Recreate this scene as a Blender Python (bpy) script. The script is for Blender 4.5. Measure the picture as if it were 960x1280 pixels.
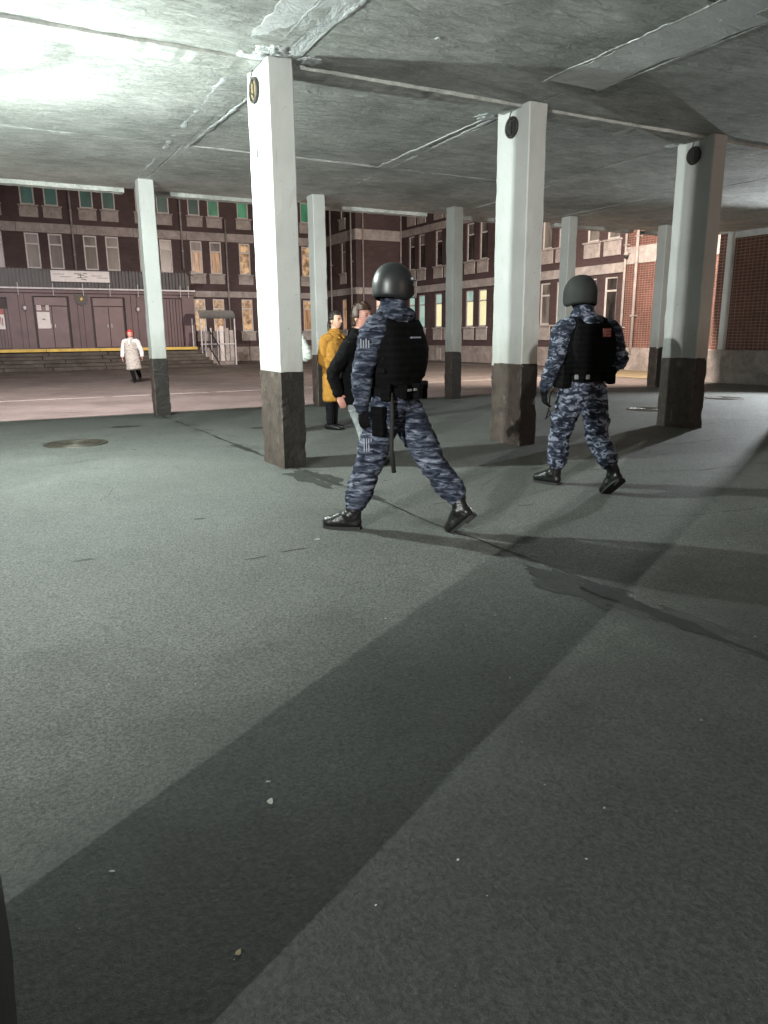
import bpy, bmesh, math, random
from mathutils import Vector, Matrix, noise
random.seed(7)
for o in list(bpy.data.objects): bpy.data.objects.remove(o)
SC = bpy.context.scene
COL = SC.collection
# ------------------------------------------------------------------ camera
# world X runs along the column rows, world Y from the street into the courtyard
TH = 0.4993; PITCH = 0.2358; ROLL = -0.0094; FPX = 919.9
cam_d = bpy.data.cameras.new('camera'); cam = bpy.data.objects.new('camera', cam_d); COL.objects.link(cam)
cam_d.sensor_fit = 'HORIZONTAL'; cam_d.sensor_width = 36.0; cam_d.lens = 36.0 * FPX / 960.0
cam_d.clip_start = 0.05; cam_d.clip_end = 500
_R = Vector((math.cos(TH), -math.sin(TH), 0)); _F0 = Vector((math.sin(TH), math.cos(TH), 0)); _Z = Vector((0, 0, 1))
_F = _F0 * math.cos(PITCH) - _Z * math.sin(PITCH); _U = _F0 * math.sin(PITCH) + _Z * math.cos(PITCH)
_cr, _sr = math.cos(ROLL), math.sin(ROLL)
_x = _R * _cr + _U * _sr; _y = -_R * _sr + _U * _cr
m = Matrix((_x, _y, -_F)).transposed().to_4x4(); m.translation = Vector((-2.9013, -7.5983, 1.38))
cam.matrix_world = m
SC.camera = cam
# ------------------------------------------------------------------ world: night sky
w = bpy.data.worlds.new('World'); SC.world = w; w.use_nodes = True
nt = w.node_tree; bg = nt.nodes['Background']
sky = nt.nodes.new('ShaderNodeTexSky'); sky.sky_type = 'NISHITA'; sky.sun_disc = False
sky.sun_elevation = math.radians(4); sky.sun_rotation = math.radians(200)
nt.links.new(sky.outputs[0], bg.inputs['Color']); bg.inputs['Strength'].default_value = 0.006
sun_d = bpy.data.lights.new('moonlight', 'SUN'); sun_d.energy = 0.02; sun_d.angle = math.radians(0.5); sun_d.color = (1, .95, .9)
sun = bpy.data.objects.new('moonlight', sun_d); COL.objects.link(sun); sun.rotation_euler = (math.radians(55), 0, math.radians(-160))
sun.location = (0, -30, 30)
# ------------------------------------------------------------------ exposure
SC.render.engine = 'CYCLES'
SC.view_settings.view_transform = 'Standard'; SC.view_settings.look = 'None'
SC.view_settings.exposure = 0.85; SC.view_settings.gamma = 1.0; SC.view_settings.use_curve_mapping = False
SC.cycles.use_denoising = True
SC.cycles.max_bounces = 8; SC.cycles.diffuse_bounces = 5; SC.cycles.sample_clamp_indirect = 4.0

# ================================================================== helpers
def tag(o, label=None, cat=None, group=None, kind=None):
    if label: o['label'] = label
    if cat: o['category'] = cat
    if group: o['group'] = group
    if kind: o['kind'] = kind
    return o
def empty(name, loc=(0, 0, 0), rz=0.0, parent=None):
    o = bpy.data.objects.new(name, None); COL.objects.link(o); o.location = loc; o.rotation_euler = (0, 0, rz)
    o.empty_display_size = 0.2
    if parent: o.parent = parent
    return o
def link(name, me, parent=None, loc=(0, 0, 0), rz=0.0):
    o = bpy.data.objects.new(name, me); COL.objects.link(o); o.location = loc; o.rotation_euler = (0, 0, rz)
    if parent: o.parent = parent
    return o
def mesh_of(bm, mat, smooth=False, name='mesh'):
    bmesh.ops.recalc_face_normals(bm, faces=bm.faces)
    me = bpy.data.meshes.new(name); bm.to_mesh(me); bm.free()
    for q in (mat if isinstance(mat, (list, tuple)) else [mat]): me.materials.append(q)
    if smooth: me.polygons.foreach_set('use_smooth', [True] * len(me.polygons))
    return me
class MB:
    """collects boxes, sheets and sweeps for ONE mesh"""
    def __init__(s, mp=None): s.bm = bmesh.new(); s.mp = mp or (lambda a, b, c: (a, b, c))
    def box(s, a0, a1, b0, b1, c0, c1, mi=0):
        vs = [s.bm.verts.new(s.mp(a, b, c)) for a in (a0, a1) for b in (b0, b1) for c in (c0, c1)]
        for f in ((0, 1, 3, 2), (4, 6, 7, 5), (0, 4, 5, 1), (2, 3, 7, 6), (0, 2, 6, 4), (1, 5, 7, 3)):
            s.bm.faces.new([vs[i] for i in f]).material_index = mi
        return s
    def quad(s, *p, mi=0):
        s.bm.faces.new([s.bm.verts.new(s.mp(*q)) for q in p]).material_index = mi; return s
    def prism(s, outline, c0, c1):
        lo = [s.bm.verts.new(s.mp(a, b, c0)) for a, b in outline]; hi = [s.bm.verts.new(s.mp(a, b, c1)) for a, b in outline]
        n = len(outline); s.bm.faces.new(lo[::-1]); s.bm.faces.new(hi)
        for i in range(n): s.bm.faces.new((lo[i], lo[(i + 1) % n], hi[(i + 1) % n], hi[i]))
        return s
    def tube(s, pts, r, n=8, cap=True):
        pts = [Vector(s.mp(*p)) for p in pts]; rings = []
        for i, p in enumerate(pts):
            t = (pts[min(i + 1, len(pts) - 1)] - pts[max(i - 1, 0)]).normalized()
            ref = Vector((0, 0, 1)) if abs(t.z) < .9 else Vector((1, 0, 0))
            a = t.cross(ref).normalized(); b = t.cross(a)
            rr = r[i] if isinstance(r, (list, tuple)) else r
            rings.append([s.bm.verts.new(p + (a * math.cos(2 * math.pi * k / n) + b * math.sin(2 * math.pi * k / n)) * rr) for k in range(n)])
        for r0, r1 in zip(rings, rings[1:]):
            for k in range(n): s.bm.faces.new((r0[k], r0[(k + 1) % n], r1[(k + 1) % n], r1[k]))
        if cap: s.bm.faces.new(rings[0]); s.bm.faces.new(rings[-1])
        return s
    def bevel(s, w=.01, seg=1):
        bmesh.ops.bevel(s.bm, geom=s.bm.edges[:], offset=w, segments=seg, affect='EDGES', profile=.5); return s
    def mesh(s, mat, smooth=False): return mesh_of(s.bm, mat, smooth)
    def build(s, name, mat, parent=None, smooth=False, loc=(0, 0, 0)): return link(name, s.mesh(mat, smooth), parent, loc)

# ------------------------------------------------------------------ materials
class Nodes:
    def __init__(s, name):
        s.m = bpy.data.materials.new(name); s.m.use_nodes = True; s.t = s.m.node_tree; s.p = s.t.nodes['Principled BSDF']
    def n(s, kind, **kw):
        x = s.t.nodes.new(kind)
        for k, v in kw.items(): setattr(x, k, v)
        return x
    def l(s, a, b): s.t.links.new(a, b)
    def pos(s, obj=False, scale=(1, 1, 1), rot=(0, 0, 0)):
        mp = s.n('ShaderNodeMapping'); mp.inputs['Scale'].default_value = scale; mp.inputs['Rotation'].default_value = rot
        if obj: s.l(s.n('ShaderNodeTexCoord').outputs['Object'], mp.inputs['Vector'])
        else: s.l(s.n('ShaderNodeNewGeometry').outputs['Position'], mp.inputs['Vector'])
        return mp.outputs[0]
    def noise(s, vec, scale, detail=4, rough=.55, dist=0):
        x = s.n('ShaderNodeTexNoise'); s.l(vec, x.inputs['Vector']); x.inputs['Scale'].default_value = scale
        x.inputs['Detail'].default_value = detail; x.inputs['Roughness'].default_value = rough; x.inputs['Distortion'].default_value = dist
        return x.outputs['Fac']
    def ramp(s, fac, stops, const=False):
        x = s.n('ShaderNodeValToRGB'); s.l(fac, x.inputs['Fac']); e = x.color_ramp.elements
        if const: x.color_ramp.interpolation = 'CONSTANT'
        while len(e) < len(stops): e.new(.5)
        for k, (p, c) in zip(e, stops):
            k.position = p; k.color = (c[0], c[1], c[2], 1) if isinstance(c, (tuple, list)) else (c, c, c, 1)
        return x.outputs['Color']
    def mix(s, fac, a, b, mode='MIX'):
        x = s.n('ShaderNodeMix', data_type='RGBA', blend_type=mode); ins = [i for i in x.inputs if i.enabled]
        f, A, B = x.inputs[0], x.inputs[6], x.inputs[7]
        for src, dst in ((fac, f), (a, A), (b, B)):
            if hasattr(src, 'is_linked') or hasattr(src, 'links'): s.l(src, dst)
            elif isinstance(src, (int, float)): dst.default_value = src if dst is f else (src, src, src, 1)
            else: dst.default_value = (*src, 1)
        return x.outputs[2]
    def math(s, op, a, b=None):
        x = s.n('ShaderNodeMath', operation=op)
        for i, v in enumerate((a, b)):
            if v is None: continue
            if isinstance(v, (int, float)): x.inputs[i].default_value = v
            else: s.l(v, x.inputs[i])
        return x.outputs[0]
    def bump(s, h, strength=.3, dist=.01, prev=None):
        x = s.n('ShaderNodeBump'); s.l(h, x.inputs['Height']); x.inputs['Strength'].default_value = strength; x.inputs['Distance'].default_value = dist
        if prev: s.l(prev, x.inputs['Normal'])
        return x.outputs[0]
    def done(s, col=None, rough=.7, normal=None, metal=0, spec=.5):
        p = s.p
        if col is not None:
            if isinstance(col, (tuple, list)): p.inputs['Base Color'].default_value = (*col, 1)
            else: s.l(col, p.inputs['Base Color'])
        if isinstance(rough, (int, float)): p.inputs['Roughness'].default_value = rough
        else: s.l(rough, p.inputs['Roughness'])
        p.inputs['Metallic'].default_value = metal; p.inputs['Specular IOR Level'].default_value = spec
        if normal: s.l(normal, p.inputs['Normal'])
        return s.m
def simple(name, c, rough=.6, var=.25, scale=6, bump=.15, bscale=60, obj=False, metal=0, spec=.5, bdist=.004):
    """a painted or cast surface: colour with cloudy variation, fine relief"""
    N = Nodes(name); v = N.pos(obj)
    f = N.noise(v, scale, 6, .6)
    lo = tuple(x * (1 - var) for x in c); hi = tuple(min(1, x * (1 + var)) for x in c)
    col = N.ramp(f, [(.3, lo), (.7, hi)])
    nb = N.bump(N.noise(v, bscale, 4, .6), bump, bdist)
    return N.done(col, rough, nb, metal, spec)
def emit(name, c1, c2, strength, scale=3, stretch=(1, 1, 1)):
    N = Nodes(name); v = N.pos(False, stretch); f = N.noise(v, scale, 3, .6)
    col = N.ramp(f, [(.35, c1), (.65, c2)])
    N.done((.2, .2, .2), .3)
    N.l(col, N.p.inputs['Emission Color']); N.p.inputs['Emission Strength'].default_value = strength
    N.p.inputs['Base Color'].default_value = (.02, .02, .02, 1)
    return N.m

def asphalt(name, lo, hi, speck, wet):
    N = Nodes(name); v = N.pos()
    big = N.noise(v, .45, 5, .6); mid = N.noise(v, 2.6, 5, .65); grain = N.noise(v, 210, 3, .7); g2 = N.noise(v, 75, 4, .7)
    col = N.ramp(big, [(.3, lo), (.72, hi)])
    col = N.mix(.35, col, N.ramp(mid, [(.25, .38), (.75, .64)]), 'OVERLAY')
    col = N.mix(.85, col, N.ramp(grain, [(.34, .16), (.66, .84)]), 'OVERLAY')
    col = N.mix(.85, col, N.ramp(g2, [(.36, .16), (.64, .82)]), 'OVERLAY')
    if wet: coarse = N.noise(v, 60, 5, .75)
    vo = N.n('ShaderNodeTexVoronoi'); N.l(v, vo.inputs['Vector']); vo.inputs['Scale'].default_value = 70
    sp = N.ramp(vo.outputs['Distance'], [(.06, 1), (.12, 0)])
    sepn = N.ramp(N.noise(v, 31, 1), [(.54, 0), (.60, 1)])
    spk = N.math('MULTIPLY', sp, sepn)
    col = N.mix(spk, col, speck)
    rough = .78
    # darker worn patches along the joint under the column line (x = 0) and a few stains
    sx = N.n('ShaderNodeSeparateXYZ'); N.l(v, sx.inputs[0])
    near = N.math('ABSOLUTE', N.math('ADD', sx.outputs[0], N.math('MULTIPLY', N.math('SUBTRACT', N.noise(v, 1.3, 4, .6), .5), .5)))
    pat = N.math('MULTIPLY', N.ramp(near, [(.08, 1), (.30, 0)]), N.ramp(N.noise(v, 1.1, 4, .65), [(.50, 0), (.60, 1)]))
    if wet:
        # coarser, darker asphalt on the street side, deepened with painted-in shade; ragged transition
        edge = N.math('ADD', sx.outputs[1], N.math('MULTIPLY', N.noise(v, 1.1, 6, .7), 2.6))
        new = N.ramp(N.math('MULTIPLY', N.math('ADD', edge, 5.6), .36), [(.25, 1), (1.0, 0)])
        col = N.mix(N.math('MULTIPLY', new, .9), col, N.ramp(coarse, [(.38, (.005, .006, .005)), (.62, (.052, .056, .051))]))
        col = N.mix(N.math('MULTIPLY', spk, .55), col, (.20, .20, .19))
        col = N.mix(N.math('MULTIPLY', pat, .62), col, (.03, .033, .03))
        st = N.ramp(N.noise(v, .8, 6, .7, .6), [(.62, 0), (.76, .3)])
        col = N.mix(st, col, tuple(x * .55 for x in lo))
        sc = N.ramp(N.noise(N.pos(False, (9, 1.6, 1), (0, 0, .3)), 1.2, 5, .7), [(.62, 0), (.68, .6)])
        col = N.mix(sc, col, tuple(x * .6 for x in lo))
        rough = .7
    else:
        rough = N.ramp(N.noise(v, .6, 5, .6), [(.38, .34), (.6, .72)])
    nb = N.bump(N.noise(v, 26, 4, .6), .35, .03)
    nb = N.bump(g2, .9, .016, nb)
    nb = N.bump(grain, .8, .006, nb)
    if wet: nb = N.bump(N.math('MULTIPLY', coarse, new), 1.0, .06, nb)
    return N.done(col, rough, nb, 0, .45 if wet else .4)

def concrete(name, lo, hi, rough=.85, streak=(1, 1, 1), rot=0.0, bump=.5):
    N = Nodes(name); v = N.pos(); s = N.pos(False, streak, (0, 0, rot))
    a = N.noise(v, 1.1, 6, .65); b = N.noise(s, 3.2, 7, .72, .8); c = N.noise(v, 30, 5, .7)
    col = N.ramp(a, [(.28, lo), (.72, hi)])
    col = N.mix(.6, col, N.ramp(b, [(.3, .24), (.7, .76)]), 'OVERLAY')
    col = N.mix(.45, col, N.ramp(c, [(.3, .30), (.7, .70)]), 'OVERLAY')
    sp = N.ramp(N.noise(v, 3.3, 6, .75), [(.68, 0), (.76, .75)])
    col = N.mix(sp, col, tuple(x * .35 for x in lo))
    ef = N.ramp(N.noise(v, 2.1, 6, .7, .5), [(.64, 0), (.74, .35)])
    col = N.mix(ef, col, tuple(min(1, x * 1.5) for x in hi))
    nb = N.bump(b, bump, .05); nb = N.bump(c, bump * .8, .012, nb)
    return N.done(col, .95, nb, 0, .12)

def brick(name, c1, c2, mortar, bw, bh, plane, msize=.012, bump=.5):
    N = Nodes(name); g = N.n('ShaderNodeNewGeometry'); s = N.n('ShaderNodeSeparateXYZ'); N.l(g.outputs['Position'], s.inputs[0])
    c = N.n('ShaderNodeCombineXYZ')
    N.l(N.math('ADD', s.outputs[0], s.outputs[1]), c.inputs[0]); N.l(s.outputs[2], c.inputs[1])
    b = N.n('ShaderNodeTexBrick'); N.l(c.outputs[0], b.inputs['Vector'])
    b.inputs['Color1'].default_value = (*c1, 1); b.inputs['Color2'].default_value = (*c2, 1); b.inputs['Mortar'].default_value = (*mortar, 1)
    b.inputs['Scale'].default_value = 1; b.inputs['Mortar Size'].default_value = msize; b.inputs['Brick Width'].default_value = bw; b.inputs['Row Height'].default_value = bh
    b.inputs['Mortar Smooth'].default_value = .1; b.inputs['Bias'].default_value = 0
    if plane == 'stack': b.offset = 0.0
    nz = N.noise(g.outputs['Position'], .9, 5, .65); fine = N.noise(g.outputs['Position'], 22, 4, .6)
    col = N.mix(.45, b.outputs['Color'], N.ramp(nz, [(.3, .25), (.7, .75)]), 'OVERLAY')
    col = N.mix(.3, col, N.ramp(fine, [(.3, .3), (.7, .7)]), 'OVERLAY')
    h = N.math('SUBTRACT', 1.0, b.outputs['Fac'])
    nb = N.bump(h, bump, .02); nb = N.bump(fine, .2, .01, nb)
    return N.done(col, .75, nb, 0, .35)

def camo(name, zs, sc, soft=False):
    N = Nodes(name); v = N.pos(True, (1, 1, zs))
    a = N.noise(v, sc, 3, .55, .6); b = N.noise(N.pos(True, (1, 1, zs * .8), (0, 0, 1)), sc * 1.7, 2, .5, .4)
    col = N.ramp(a, [(0, (.013, .016, .026)), (.45, (.045, .052, .076)), (.55, (.165, .182, .235))], True) if not soft else N.ramp(a, [(.38, (.008, .010, .018)), (.49, (.030, .036, .055)), (.58, (.075, .085, .115)), (.72, (.19, .21, .265))])
    col = N.mix(N.ramp(b, [(.58, 0), (.59, 1)], True), col, (.010, .013, .024))
    weave = N.noise(N.pos(True), 420, 2, .5); fold = N.noise(N.pos(True, (1, 1, 1.6)), 17, 4, .6)
    nb = N.bump(fold, .55, .02); nb = N.bump(weave, .25, .002, nb)
    return N.done(col, .9, nb, 0, .15)
def cloth(name, c, var=.25, fold=.5, rough=.9, sc=14):
    N = Nodes(name); v = N.pos(True)
    col = N.ramp(N.noise(v, 9, 4, .6), [(.3, tuple(x * (1 - var) for x in c)), (.7, tuple(min(1, x * (1 + var)) for x in c))])
    nb = N.bump(N.noise(N.pos(True, (1, 1, 1.4)), sc, 4, .6), fold, .02); nb = N.bump(N.noise(v, 380, 2), .2, .002, nb)
    return N.done(col, rough, nb, 0, .1)

MAT = {}
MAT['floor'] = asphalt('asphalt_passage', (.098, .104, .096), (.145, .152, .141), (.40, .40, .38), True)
MAT['yard'] = asphalt('asphalt_courtyard', (.085, .074, .068), (.14, .122, .112), (.3, .28, .26), False)
MAT['ceil'] = concrete('ceiling_concrete', (.34, .35, .335), (.62, .635, .61), .85, (1.0, 3.2, 1), .5, .75)
MAT['mortar'] = concrete('joint_mortar', (.56, .59, .60), (.74, .77, .78), .75, (2, 1, 1), 0, .7)
MAT['plaster'] = concrete('pale_plaster', (.66, .69, .70), (.82, .84, .85), .7, (1, 2, 1), .3, .6)
MAT['void'] = simple('dark_void', (.02, .02, .02), .9)
def column_paint():
    N = Nodes('white_column_paint'); v = N.pos()
    col = N.ramp(N.noise(v, 1.8, 5, .6), [(.3, (.41, .425, .418)), (.7, (.48, .495, .485))])
    st = N.ramp(N.noise(N.pos(False, (5, 5, .7)), 1.6, 5, .7), [(.58, 0), (.74, .35)])
    col = N.mix(st, col, (.40, .40, .37))
    ch = N.ramp(N.noise(v, 17, 5, .7, .3), [(.655, 0), (.69, .8)])
    col = N.mix(ch, col, (.24, .23, .21))
    sp = N.n('ShaderNodeSeparateXYZ'); N.l(v, sp.inputs[0])
    low = N.ramp(N.math('ADD', sp.outputs[2], N.math('MULTIPLY', N.noise(N.pos(False, (6, 6, 1)), 2, 6, .7), -1.0)), [(.45, .55), (1.0, 0)])   # splashed dirt above the base
    col = N.mix(low, col, (.25, .24, .215))
    scr = N.ramp(N.noise(N.pos(False, (14, 14, .9), (0.3, .2, 0)), 2.2, 3, .6), [(.70, 0), (.73, .55)])
    col = N.mix(scr, col, (.20, .19, .18))
    nb = N.bump(N.noise(v, 9, 5, .6), .15, .02); nb = N.bump(N.noise(v, 120, 3), .12, .003, nb); nb = N.bump(ch, -.4, .004, nb)
    return N.done(col, .55, nb, 0, .4)
def base_paint():
    N = Nodes('dark_base_paint'); v = N.pos()
    col = N.ramp(N.noise(v, 4, 6, .65), [(.3, (.007, .0062, .006)), (.72, (.018, .015, .0135))])
    gx = N.n('ShaderNodeNewGeometry'); sx = N.n('ShaderNodeSeparateXYZ'); N.l(gx.outputs['True Normal'], sx.inputs[0])
    side = N.math('LESS_THAN', sx.outputs[0], -.55)                    # the side towards the driveway is worn to brown
    col = N.mix(N.math('MULTIPLY', side, .62), col, N.ramp(N.noise(v, 6, 6, .7), [(.3, (.055, .042, .036)), (.72, (.15, .118, .10))]))
    ch = N.ramp(N.noise(N.pos(False, (1, 1, .45)), 9, 6, .75, .4), [(.60, 0), (.66, .8)])
    col = N.mix(N.math('MULTIPLY', ch, N.math('ADD', .12, N.math('MULTIPLY', side, .7))), col, (.21, .185, .165))
    nb = N.bump(N.noise(v, 14, 6, .7), .6, .03); nb = N.bump(N.noise(v, 70, 4, .7), .4, .006, nb)
    return N.done(col, .5, nb, 0, .4)
MAT['white'] = column_paint(); MAT['base'] = base_paint()
MAT['fbrick'] = brick('facade_brick', (.074, .047, .048), (.056, .037, .038), (.068, .054, .053), .26, .085, 'wall', .008, .25)
MAT['tile'] = brick('passage_tile', (.135, .050, .040), (.095, .036, .029), (.20, .15, .125), .13, .082, 'stack', .011, .6)
MAT['band'] = concrete('facade_band_concrete', (.26, .24, .23), (.38, .355, .34), .85)
MAT['sill'] = concrete('sill_panel', (.28, .26, .25), (.38, .355, .335), .8)
MAT['plinth'] = concrete('plinth_render', (.17, .15, .14), (.30, .27, .25), .85)
MAT['frame'] = simple('window_frame_white', (.50, .49, .475), .5, .15)
MAT['pipe'] = simple('drainpipe_grey', (.24, .23, .225), .45, .3, 4)
MAT['maroon'] = simple('maroon_panel', (.085, .050, .056), .5, .25, 1.4, .15, 30)
MAT['maroon_door'] = simple('maroon_door', (.115, .074, .08), .45, .2, 1.7, .15, 30)
MAT['maroon_dark'] = simple('maroon_reveal', (.018, .012, .014), .6)
MAT['corr'] = simple('dark_corrugated', (.035, .036, .040), .5, .3, 2)
MAT['rail'] = simple('rail_white', (.42, .42, .44), .4, .2)
MAT['yellow'] = simple('yellow_edge', (.50, .36, .08), .7, .25, 3)
MAT['step'] = concrete('step_stone', (.045, .040, .036), (.105, .095, .085), .75)
MAT['line'] = simple('road_paint', (.36, .34, .32), .7, .35, 9)
MAT['fleck'] = simple('broken_surface', (.05, .053, .048), .85, .4, 9, .8, 70)
MAT['patch'] = simple('worn_asphalt', (.024, .026, .023), .8, .55, 9, .9, 70, bdist=.016)
MAT['crack'] = simple('crack_fill', (.008, .009, .008), .75, .5, 12, .6, 90, bdist=.01)
MAT['iron'] = simple('cast_iron', (.055, .050, .040), .5, .4, 20, .5, 120, metal=.3)
MAT['paper'] = simple('paper_scrap', (.42, .42, .39), .8)
MAT['leafy'] = simple('dry_leaf', (.30, .24, .13), .8)
MAT['sign'] = simple('sign_white', (.55, .54, .54), .5, .08)
MAT['ink'] = simple('sign_ink', (.10, .09, .09), .6)
MAT['red'] = simple('poster_red', (.32, .10, .10), .6)
MAT['gold'] = simple('crest_gold', (.30, .24, .12), .4, .5, 25, .4, 40, metal=.4)
MAT['dkmetal'] = simple('dark_metal', (.03, .03, .03), .5, .4, 10)
MAT['awning'] = simple('awning_sheet', (.30, .31, .30), .5, .15)
MAT['rust'] = simple('rusty_ring', (.03, .026, .022), .6, .6, 30, .4, 150, obj=True)
MAT['brass'] = simple('brass_plate', (.26, .21, .12), .4, .5, 30, .4, 150, obj=True, metal=.5)
MAT['soil'] = simple('bare_soil', (.17, .135, .075), .95, .3, 3, .8, 30, bdist=.02)
def glass(name, c, c2, rough=.12):
    N = Nodes(name); v = N.pos(False, (1, 1, .35)); col = N.ramp(N.noise(v, 2.6, 3, .5), [(.4, c), (.6, c2)])
    return N.done(col, rough, None, 0, .5)
MAT['gdark'] = glass('glass_dark', (.012, .012, .013), (.05, .045, .04))
MAT['gblind'] = glass('glass_blinds', (.10, .095, .085), (.20, .19, .17), .25)
MAT['ggrey'] = glass('glass_pale_upper', (.075, .07, .068), (.17, .155, .15), .25)
MAT['ggreen'] = emit('pane_green_curtain', (.002, .016, .013), (.006, .036, .027), .8, 2.2, (1, 1, .3))
MAT['ggreen2'] = emit('pane_green_lit', (.015, .08, .045), (.05, .20, .10), .6, 2.2, (1, 1, .3))
MAT['gorange'] = emit('pane_orange_curtain', (.11, .05, .022), (.50, .27, .13), .60, 4, (3, 3, .25))
MAT['gamber'] = emit('pane_amber_room', (.13, .06, .03), (.74, .46, .24), .55, 4.5, (1, 1, .8))
MAT['gbrown'] = emit('pane_brown_curtain', (.016, .011, .008), (.060, .042, .030), .5, 4, (3, 3, .3))
MAT['gyellow'] = emit('pane_yellow_lit', (.90, .80, .42), (1.0, .93, .58), .56, 1.2)
MAT['gmint'] = emit('pane_mint_lit', (.30, .52, .46), (.50, .70, .60), .42, 2)
MAT['gpink'] = emit('pane_pink_lit', (.65, .38, .28), (.9, .6, .48), .75, 2)
MAT['lampglass'] = emit('lamp_diffuser', (.85, 1, .93), (.9, 1, .95), 14, 1)
MAT['warmglass'] = emit('flood_glass', (1, .85, .7), (1, .88, .75), 10, 1)
MAT['camo'] = camo('camo_blue_grey', 2.0, 13)
MAT['camo2'] = camo('camo_blue_grey_streaked', 4.2, 8.5, True)
MAT['black'] = cloth('black_fabric', (.0035, .0035, .004), .3, .5)
def vest_cloth():
    N = Nodes('black_vest'); v = N.pos(True); sx = N.n('ShaderNodeSeparateXYZ'); N.l(v, sx.inputs[0])
    band = N.ramp(N.math('FRACT', N.math('MULTIPLY', sx.outputs[2], 21.0)), [(.0, 0), (.08, 1), (.52, 1), (.6, 0)])       # rows of webbing
    stitch = N.ramp(N.math('FRACT', N.math('MULTIPLY', N.math('ADD', sx.outputs[0], sx.outputs[1]), 26.0)), [(.06, 0), (.12, 1)])
    web = N.math('MULTIPLY', band, stitch)
    col = N.mix(web, (.0022, .0022, .0025), (.0034, .0034, .0037))
    nb = N.bump(N.noise(v, 10, 4, .6), .4, .02); nb = N.bump(web, .3, .004, nb)
    return N.done(col, .9, nb, 0, .08)
MAT['blackvest'] = vest_cloth()
MAT['leather'] = simple('boot_leather', (.006, .006, .006), .38, .3, 30, .3, 80, obj=True, spec=.35)
MAT['sole'] = simple('boot_sole', (.007, .007, .007), .8, .3, 30, obj=True)
MAT['helmet1'] = simple('helmet_gloss', (.014, .016, .017), .42, .3, 8, .06, 40, obj=True)
MAT['helmet2'] = simple('helmet_cover', (.008, .0095, .009), .8, .3, 8, .3, 60, obj=True)
def visor():
    N = Nodes('visor_clear'); N.done((.6, .65, .68), .08); N.p.inputs['Transmission Weight'].default_value = .85; N.p.inputs['IOR'].default_value = 1.3
    return N.m
MAT['visor'] = visor()
MAT['skin'] = simple('skin', (.52, .30, .22), .55, .08, 12, .1, 60, obj=True)
MAT['skinpink'] = simple('skin_flushed', (.50, .25, .20), .55, .1, 12, .1, 60, obj=True)
MAT['hair'] = simple('hair_dark', (.018, .013, .011), .5, .4, 40, .6, 90, obj=True, bdist=.01)
MAT['hairbrown'] = simple('hair_brown', (.040, .019, .012), .5, .4, 40, .6, 90, obj=True, bdist=.01)
MAT['redhat'] = cloth('red_knit', (.36, .045, .04), .3, .3)
MAT['ochre'] = cloth('ochre_coat', (.33, .165, .035), .18, .5)
MAT['trouser'] = cloth('dark_trousers', (.006, .0065, .008), .3, .5)
MAT['jeans'] = cloth('pale_jeans', (.20, .215, .22), .25, .6)
MAT['coat'] = cloth('pale_coat', (.34, .33, .30), .2, .6, .9, 18)
MAT['sleeve'] = cloth('white_sleeve', (.55, .54, .52), .12, .5)
MAT['greyjacket'] = cloth('pale_grey_jacket', (.44, .46, .44), .15, .5)
MAT['badge'] = simple('badge_pale', (.24, .26, .31), .7, .1, obj=True)
MAT['badgered'] = simple('badge_red', (.16, .035, .03), .7, .2, obj=True)
MAT['buckle'] = simple('buckle_grey', (.20, .21, .22), .4, .2, obj=True)

HC = 3.962; SU = 3.1557; SV = 6.0756; HP = 1.016
# ================================================================== the setting
def sheet(name, x0, x1, y0, y1, z, mat):
    o = MB().quad((x0, y0, z), (x1, y0, z), (x1, y1, z), (x0, y1, z)).build(name, mat); return tag(o, kind='structure')
sheet('ground', -120, 120, -120, 120, 0.0, MAT['yard'])
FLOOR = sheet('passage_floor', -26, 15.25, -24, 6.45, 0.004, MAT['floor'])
# the asphalt edge of the passage, a ragged lip
mb = MB(); pts = []
for i in range(140):
    x = -20 + i * .25; pts.append((x, 6.45 + .12 * noise.noise((x * 1.3, 3, 0)) + .05 * noise.noise((x * 5, 1, 0))))
for (xa, ya), (xb, yb) in zip(pts, pts[1:]): mb.quad((xa, 6.3, .0065), (xb, 6.3, .0065), (xb, yb, .0065), (xa, ya, .0065))
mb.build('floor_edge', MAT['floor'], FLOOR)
mb = MB()
for i in range(150):
    x = -16 + i * .21
    if noise.noise((x * 1.9, 8, 0)) > .42: continue
    w0 = .055 + .02 * noise.noise((x * 3, 2, 0)); c = 11.2 + .02 * noise.noise((x * .7, 5, 0))
    mb.quad((x, c - w0, .004), (x + .215, c - w0, .004), (x + .215, c + w0, .004), (x, c + w0, .004))
tag(mb.build('painted_line', MAT['line']), kind='structure')
# joint in the asphalt under the column line: two ragged lips and a sunken dark seam
def seam(y0, y1, xoff, wid, seed, z):
    mb = MB(); n = int(abs(y1 - y0) / .05); prev = None
    for i in range(n + 1):
        y = y0 + (y1 - y0) * i / n
        c = xoff + .05 * noise.noise((y * .8, seed, 0)) + .02 * noise.noise((y * 4, seed, 2))
        h = wid * max(.12, .5 + 1.1 * noise.noise((y * 2.2, seed, 5)) + .5 * noise.noise((y * 9, seed, 7)))
        if prev: mb.quad((prev[1] - prev[2], prev[0], z), (prev[1] + prev[2], prev[0], z), (c + h, y, z), (c - h, y, z))
        prev = (y, c, h)
    return mb
seam(-7.0, -.35, 0, .018, 3, .0085).build('asphalt_crack', MAT['crack'], FLOOR)
seam(.4, 6.2, -.02, .022, 9, .0085).build('asphalt_crack', MAT['crack'], FLOOR)
seam(-6.9, -4.7, -.04, .075, 15, .0115).build('asphalt_crack', MAT['crack'], FLOOR)
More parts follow.
